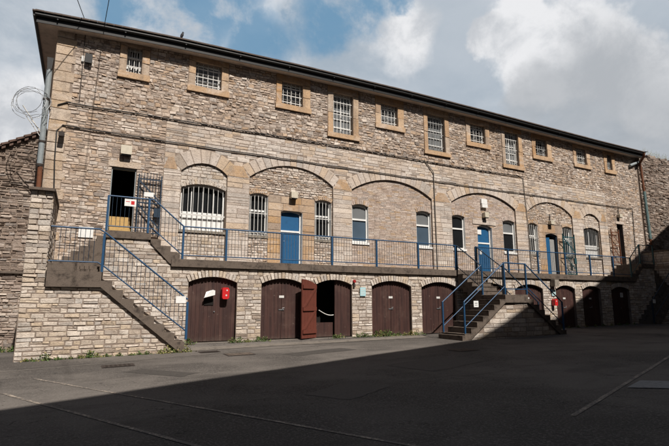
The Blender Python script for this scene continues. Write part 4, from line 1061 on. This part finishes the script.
m = MB(); m.box(3.50, 3.80, YL+.085, YL+.105, -.04, .16); m.build('flap_shadow', M['dark'], t_)  # cast shadow of the flap, painted as a near-black plate on the door
t_ = thing('fire_bell', 'small red fire alarm bell right of the open cellar door', 'fire alarm', (8.99, YL-.04, .82))
m = MB(); m.tube([(8.99, YL-.045, .82), (8.99, YL-.10, .82)], [.065, .055], 14); m.build('gong', flat('dull_red_paint', (0.30, 0.02, 0.02), 0.5), t_)
m = MB(); m.box(8.95, 9.03, YL-.07, YL-.03, .60, .72); m.build('bracket', M['iron'], t_)
m = MB(); m.bbox(19.82, 20.12, YL-.28, YL-.045, .80, 1.12, .012); tag(m.build('bracket_box', M['concrete_pale']), 'pale box fixed below the balcony above the right red box', 'box')

# bird on the gutter --------------------------------------------------------------------------
t_ = thing('bird', 'small dark bird perched on the roof gutter near the left end', 'bird', (2.49, 16.36, ZE+.20))
m = MB(); B = Vector((2.49, 16.52, ZE+.30))
m.tube([B+Vector(p) for p in ((-.05, 0, -.04), (-.035, 0, .0), (-.015, 0, .06), (.005, 0, .12), (.015, 0, .165), (.02, 0, .205), (.02, 0, .23))], [.012, .035, .052, .050, .030, .030, .010], 10)
m.tube([B+Vector((.035, 0, .195)), B+Vector((.08, 0, .188))], [.012, .002], 6)
m.tube([B+Vector((-.04, 0, -.01)), B+Vector((-.10, 0, -.12))], [.022, .014], 6)
for s in (-.018, .018): m.tube([B+Vector((.01, s, .03)), B+Vector((.012, s, -.045))], .005, 5)
m.build('body', M['feather'], t_)

# overhead wires up to the opposite building
# ------------------------------------------------------------------ building on the near side of the yard (throws the long shadow)
cb = thing('courtyard_building', 'tall grey building behind the viewer that shades the yard', 'building', (10, -3, -1.5))
ZT = 14.0
EV = [(-32.0, -15.63), (1.69, -3.84), (15.3, .91), (23.8, 4.47), (30.33, 7.67), (44.0, 14.36)]      # eaves line, bending round the yard
def off(i, d):                              # point on the eaves line moved d metres away from the yard
    a = EV[max(0, i-1)]; b = EV[min(len(EV)-1, i+1)]; dx, dy = b[0]-a[0], b[1]-a[1]; L = math.hypot(dx, dy)
    return (EV[i][0]+dy/L*d, EV[i][1]-dx/L*d)
n = len(EV); m = MB()
for i in range(n-1):
    p, q = off(i, .45), off(i+1, .45); m.face([(*p, -2), (*q, -2), (*q, ZT), (*p, ZT)])
    p, q = off(i, 11), off(i+1, 11); m.face([(*q, -2), (*p, -2), (*p, ZT), (*q, ZT)])
for i in (0, n-1):
    p, q = off(i, .45), off(i, 11); m.face([(*p, -2), (*q, -2), (*q, ZT), (*p, ZT)])
m.build('wall', M['yardstone'], cb)
m = MB()
for i in range(n-1):
    a, b, c, d, e, f = off(i, 0), off(i+1, 0), off(i+1, 5.7), off(i, 5.7), off(i+1, 11.4), off(i, 11.4)
    m.face([(*a, ZT), (*b, ZT), (*c, ZT+2.2), (*d, ZT+2.2)]); m.face([(*d, ZT+2.2), (*c, ZT+2.2), (*e, ZT), (*f, ZT)]); m.face([(*a, ZT-.02), (*f, ZT-.02), (*e, ZT-.02), (*b, ZT-.02)])
m.build('roof', M['slate'], cb)
for i in range(n-1):
    p, q = Vector(off(i, .44)), Vector(off(i+1, .44)); L = (q-p).length; k = int(L/4)
    for j in range(k):
        for zz in (.2, 4.2, 8.2):
            a = p.lerp(q, (j+.35)/k); b = a+(q-p).normalized()*1.1; m = MB(); m.face([(*a, zz), (*b, zz), (*b, zz+1.8), (*a, zz+1.8)]); m.build('window', M['glass'], cb)
m = MB(); m.box(-1.9, .38, -6.5, -5.4, ZT+.1, ZT+4.3); m.build('chimney', M['yardstone'], cb)

def wire(a, px, lab):
    A = Vector(a); d = ray(*px)
    best = None                                # aim point on the opposite eaves line seen in this direction
    for k in range(1, 400):
        B = d*(k*.05); q = (B-A)
        if abs(q.y) < .01: continue
        s = (-4.0-A.y)/q.y
        if s < 0: continue
        E = A+q*s
        if best is None or abs(E.z-16.0) < best[0]: best = (abs(E.z-16.0), E)
    E = best[1]; E.x = max(-30, min(30, E.x)); m = MB(); m.tube([A+(E-A)*(k/10) for k in range(11)], .012, 5)
    tag(m.build('overhead_wire', M['cable']), lab, 'wire')
wire((-.62, 16.55, ZE+.16), (77.5, 0), 'left of two overhead wires rising from the roof edge')
wire((.0, 16.55, ZE+.2), (109, 0), 'right of two overhead wires rising from the roof edge')

# ------------------------------------------------------------------ left outbuilding
YG = 18.3
t_ = thing('outbuilding', 'brown rubble outbuilding with a sloping tiled edge left of the main building', 'building', (-4, YG, -1.4))
gt = lambda x: 5.72+.61*(x+1.6)
m = MB(); m.prism([(-6.5, -1.7), (XL-.02, -1.7), (XL-.02, gt(XL)), (-6.5, gt(-6.5))], YG, YG+5); m.build('wall_core', M['mortar'], t_)
m = MB(); masonry(m, -6.4, XL-.02, -1.5, 6.0, YG, [], (.06, .14), (.10, .34), .02, (.008, .04), split=.3, wave=.05, palefn=lambda x, z: (.15 if z < 1 else -.02), top=lambda x: gt(x)-.02, gap=.008)
m.build('rubble_stonework', M['brownrubble'], t_)
m = MB(); m.bbox(-6.4, XL-.02, YG-.10, YG, .96, 1.03, .01); m.build('ledge', M['concrete'], t_)
m = MB()
for k in range(26):
    x = -6.5+k*.2
    if x+.24 > XL: break
    m.prism([(x, gt(x)+.02), (x+.24, gt(x+.24)-.01), (x+.24, gt(x+.24)+.05), (x, gt(x)+.10)], YG-.16, YG+5.2)
    m.prism([(x+.04, gt(x)-.08), (x+.14, gt(x)-.02), (x+.14, gt(x+.14)+.02), (x+.04, gt(x)+.05)], YG-.12, YG+.05)
m.build('tiled_verge', M['tile'], t_)

# ------------------------------------------------------------------ right boundary wall
t_ = thing('boundary_wall', 'high rough brown stone wall with a ragged top at the right edge', 'wall', (34, 17, -1.1))
rt = lambda x: 9.42+.16*noise.noise(Vector((x*1.3, 0, 0)))-.02*(x-31)+(.0 if x > 31.6 else -.2)
m = MB(); m.prism([(XR+.03, -1.5), (48, -1.5), (48, 9.0), (40, 9.15), (34, 9.3), (XR+.03, 9.15)], YU-.06, YU+.9); m.build('wall_core', M['mortar'], t_)
m = MB(); masonry(m, XR+.02, 44, -1.3, 9.8, YU-.06, [], (.07, .16), (.12, .40), .022, (.010, .05), split=.35, wave=.05, palefn=lambda x, z: -.02, top=rt, gap=.008)
m.build('rubble_stonework', M['brownrubble'], t_)
m = MB()
for k in range(60):
    x = XR+.1+k*.23; z = rt(x)-.06; h = rnd.uniform(.05, .2); m.bbox(x, x+rnd.uniform(.12, .24), YU-.02, YU+.5, z-.15, z+h, .02, (rnd.random(), rnd.random()))
m.build('ragged_top', M['brownrubble'], t_)
# dry twigs on the wall top
for k in range(9):
    m = MB(); bx_ = 31.8+k*.42+rnd.uniform(-.1, .1); b0 = Vector((bx_, YU+.2, rt(bx_)-.05))
    for j in range(7):
        p = [b0]; d = Vector((rnd.uniform(-.5, .5), rnd.uniform(-.3, .3), 1)).normalized()
        for q in range(4): d = (d+Vector((rnd.uniform(-.25, .25), rnd.uniform(-.2, .2), 0))).normalized(); p.append(p[-1]+d*rnd.uniform(.08, .18))
        m.tube(p, [.006, .005, .004, .003, .002], 4, (.9, .5), caps=False)
        for q in p[2:]:
            for _ in range(2):
                e = q+Vector((rnd.uniform(-.07, .07), rnd.uniform(-.05, .05), rnd.uniform(0, .06))); m.face([q, e, e+Vector((.012, 0, .02))], (rnd.uniform(.6, 1), .5))
    tag(m.build('dry_weed', M['leaf']), 'thin dry weed growing on top of the rough right wall', 'weed', 'weeds on the right wall top')

# ------------------------------------------------------------------ weeds at wall feet
def weed(x, y, s, kind, label, group):
    m = MB(); z = gz(x, y)-.01; dry = rnd.random() < .25
    for i in range(int(34+75*s)):              # small leaves in a low ragged mound
        r = abs(rnd.gauss(0, .10*s+.03)); a = rnd.uniform(0, 6.283); h = s*rnd.uniform(0, .24)*max(.15, 1-r/(.28*s+.05))
        c = Vector((x+r*math.cos(a)*1.3, y-abs(r*math.sin(a))*.5, z+h)); d = Vector((rnd.uniform(-1, 1), rnd.uniform(-1, .3), rnd.uniform(.1, 1))).normalized()
        w = d.cross(Vector((rnd.uniform(-1, 1), rnd.uniform(-1, 1), rnd.uniform(-1, 1)))).normalized(); L = rnd.uniform(.022, .055)*(1.25 if s > .75 else 1); W_ = L*rnd.uniform(.25, .5)
        tn = rnd.uniform(.75, 1) if (dry or rnd.random() < .22) else rnd.uniform(0, .75)
        m.face([c, c+d*L*.5+w*W_, c+d*L, c+d*L*.5-w*W_], (tn, .5))
    for i in range(int(5+8*s)):                # thin stalks and blades
        a = rnd.uniform(0, 6.283); L = s*rnd.uniform(.10, .30); b = Vector((x+rnd.gauss(0, .07*s+.02), y+rnd.gauss(0, .02), z)); d = Vector((math.cos(a)*.5, math.sin(a)*.3-.1, 1)).normalized()
        w = Vector((-math.sin(a), math.cos(a), 0))*.005; mid = b+d*L*.6; tip = b+d*L+Vector((math.cos(a), math.sin(a), -.2))*L*.25; tn = rnd.uniform(.3, 1)
        m.face([b-w, b+w, mid+w, mid-w], (tn, .5)); m.face([mid-w, mid+w, tip], (tn, .5))
    return tag(m.build('weed', M['leaf']), label, 'weed', group)
for i in range(15):
    x = -1.2+i*.25+rnd.uniform(-.10, .10); weed(x, 14.66-rnd.uniform(0, .06), rnd.choice((.25, .3, .4, .45, .85)), rnd.choice(('grass', 'leafy')), 'low green weed at the foot of the pale stone base below the left steps', 'weeds below the left steps')
for x, s in ((2.72, 1.0), (2.85, .7), (3.0, .8), (4.35, .7), (4.6, .8), (4.85, .5), (5.2, .8), (5.45, .7), (2.55, .9)):
    weed(x, 15.38 if x > 2.9 else 14.7, s, 'leafy', 'green weed tuft near the leftmost cellar door and the foot of the steps', 'weeds by the leftmost cellar door')
for x, s in ((8.1, .6), (8.3, .7), (9.0, .7), (9.25, .9), (9.45, .5), (9.8, .9), (10.0, 1.1), (10.2, 1.2), (10.45, .8), (10.8, .7), (11.1, .6), (11.4, .8), (11.65, .7), (11.9, .5)):
    weed(x, 15.42, s, 'leafy', 'leafy green weed along the wall foot between the open cellar door and the middle staircase', 'weeds left of the middle staircase')
for i in range(10):
    weed(20+i*.65, 15.42, .5, 'grass', 'small dim weed at the foot of the shaded cellar doors on the right', 'weeds by the right cellar doors')
for i in range(5):
    weed(-2.6+i*.28, 17.9, .8, 'leafy', 'dull weed at the foot of the left outbuilding', 'weeds by the left outbuilding')

# ------------------------------------------------------------------ manhole covers
for x, y, w, d, lab in ((.88, 12.6, .62, .42, 'rusty rectangular manhole cover in the sunlit yard nearest the left steps'), (3.99, 13.3, .7, .5, 'worn drain cover in front of the leftmost cellar door'), (3.4, 14.35, .5, .4, 'small rusty cover close to the leftmost cellar door'), (9.9, 10.9, .7, .5, 'drain cover in the shaded yard before the middle staircase')):
    t_ = thing('manhole_cover', lab, 'manhole cover', (x, y, gz(x, y)))
    z = gz(x, y); 
    def fr(m, x0, x1, y0, y1, dz):
        m.faces([(x0, y0, gz(x0, y0)+dz), (x1, y0, gz(x1, y0)+dz), (x1, y1, gz(x1, y1)+dz), (x0, y1, gz(x0, y1)+dz)], [(0, 1, 2, 3)])
    m = MB(); fr(m, x-w/2-.04, x+w/2+.04, y-d/2-.04, y+d/2+.04, .008); m.build('rim', M['iron'], t_)
    m = MB(); fr(m, x-w/2, x+w/2, y-d/2, y+d/2, .013)
    for i in range(6):
        for j in range(4): fr(m, x-w/2+.04+i*w/6.4, x-w/2+.09+i*w/6.4, y-d/2+.03+j*d/4.3, y-d/2+.08+j*d/4.3, .017)
    m.build('cover', M['iron'] if x < 3.5 else M['concrete'], t_)
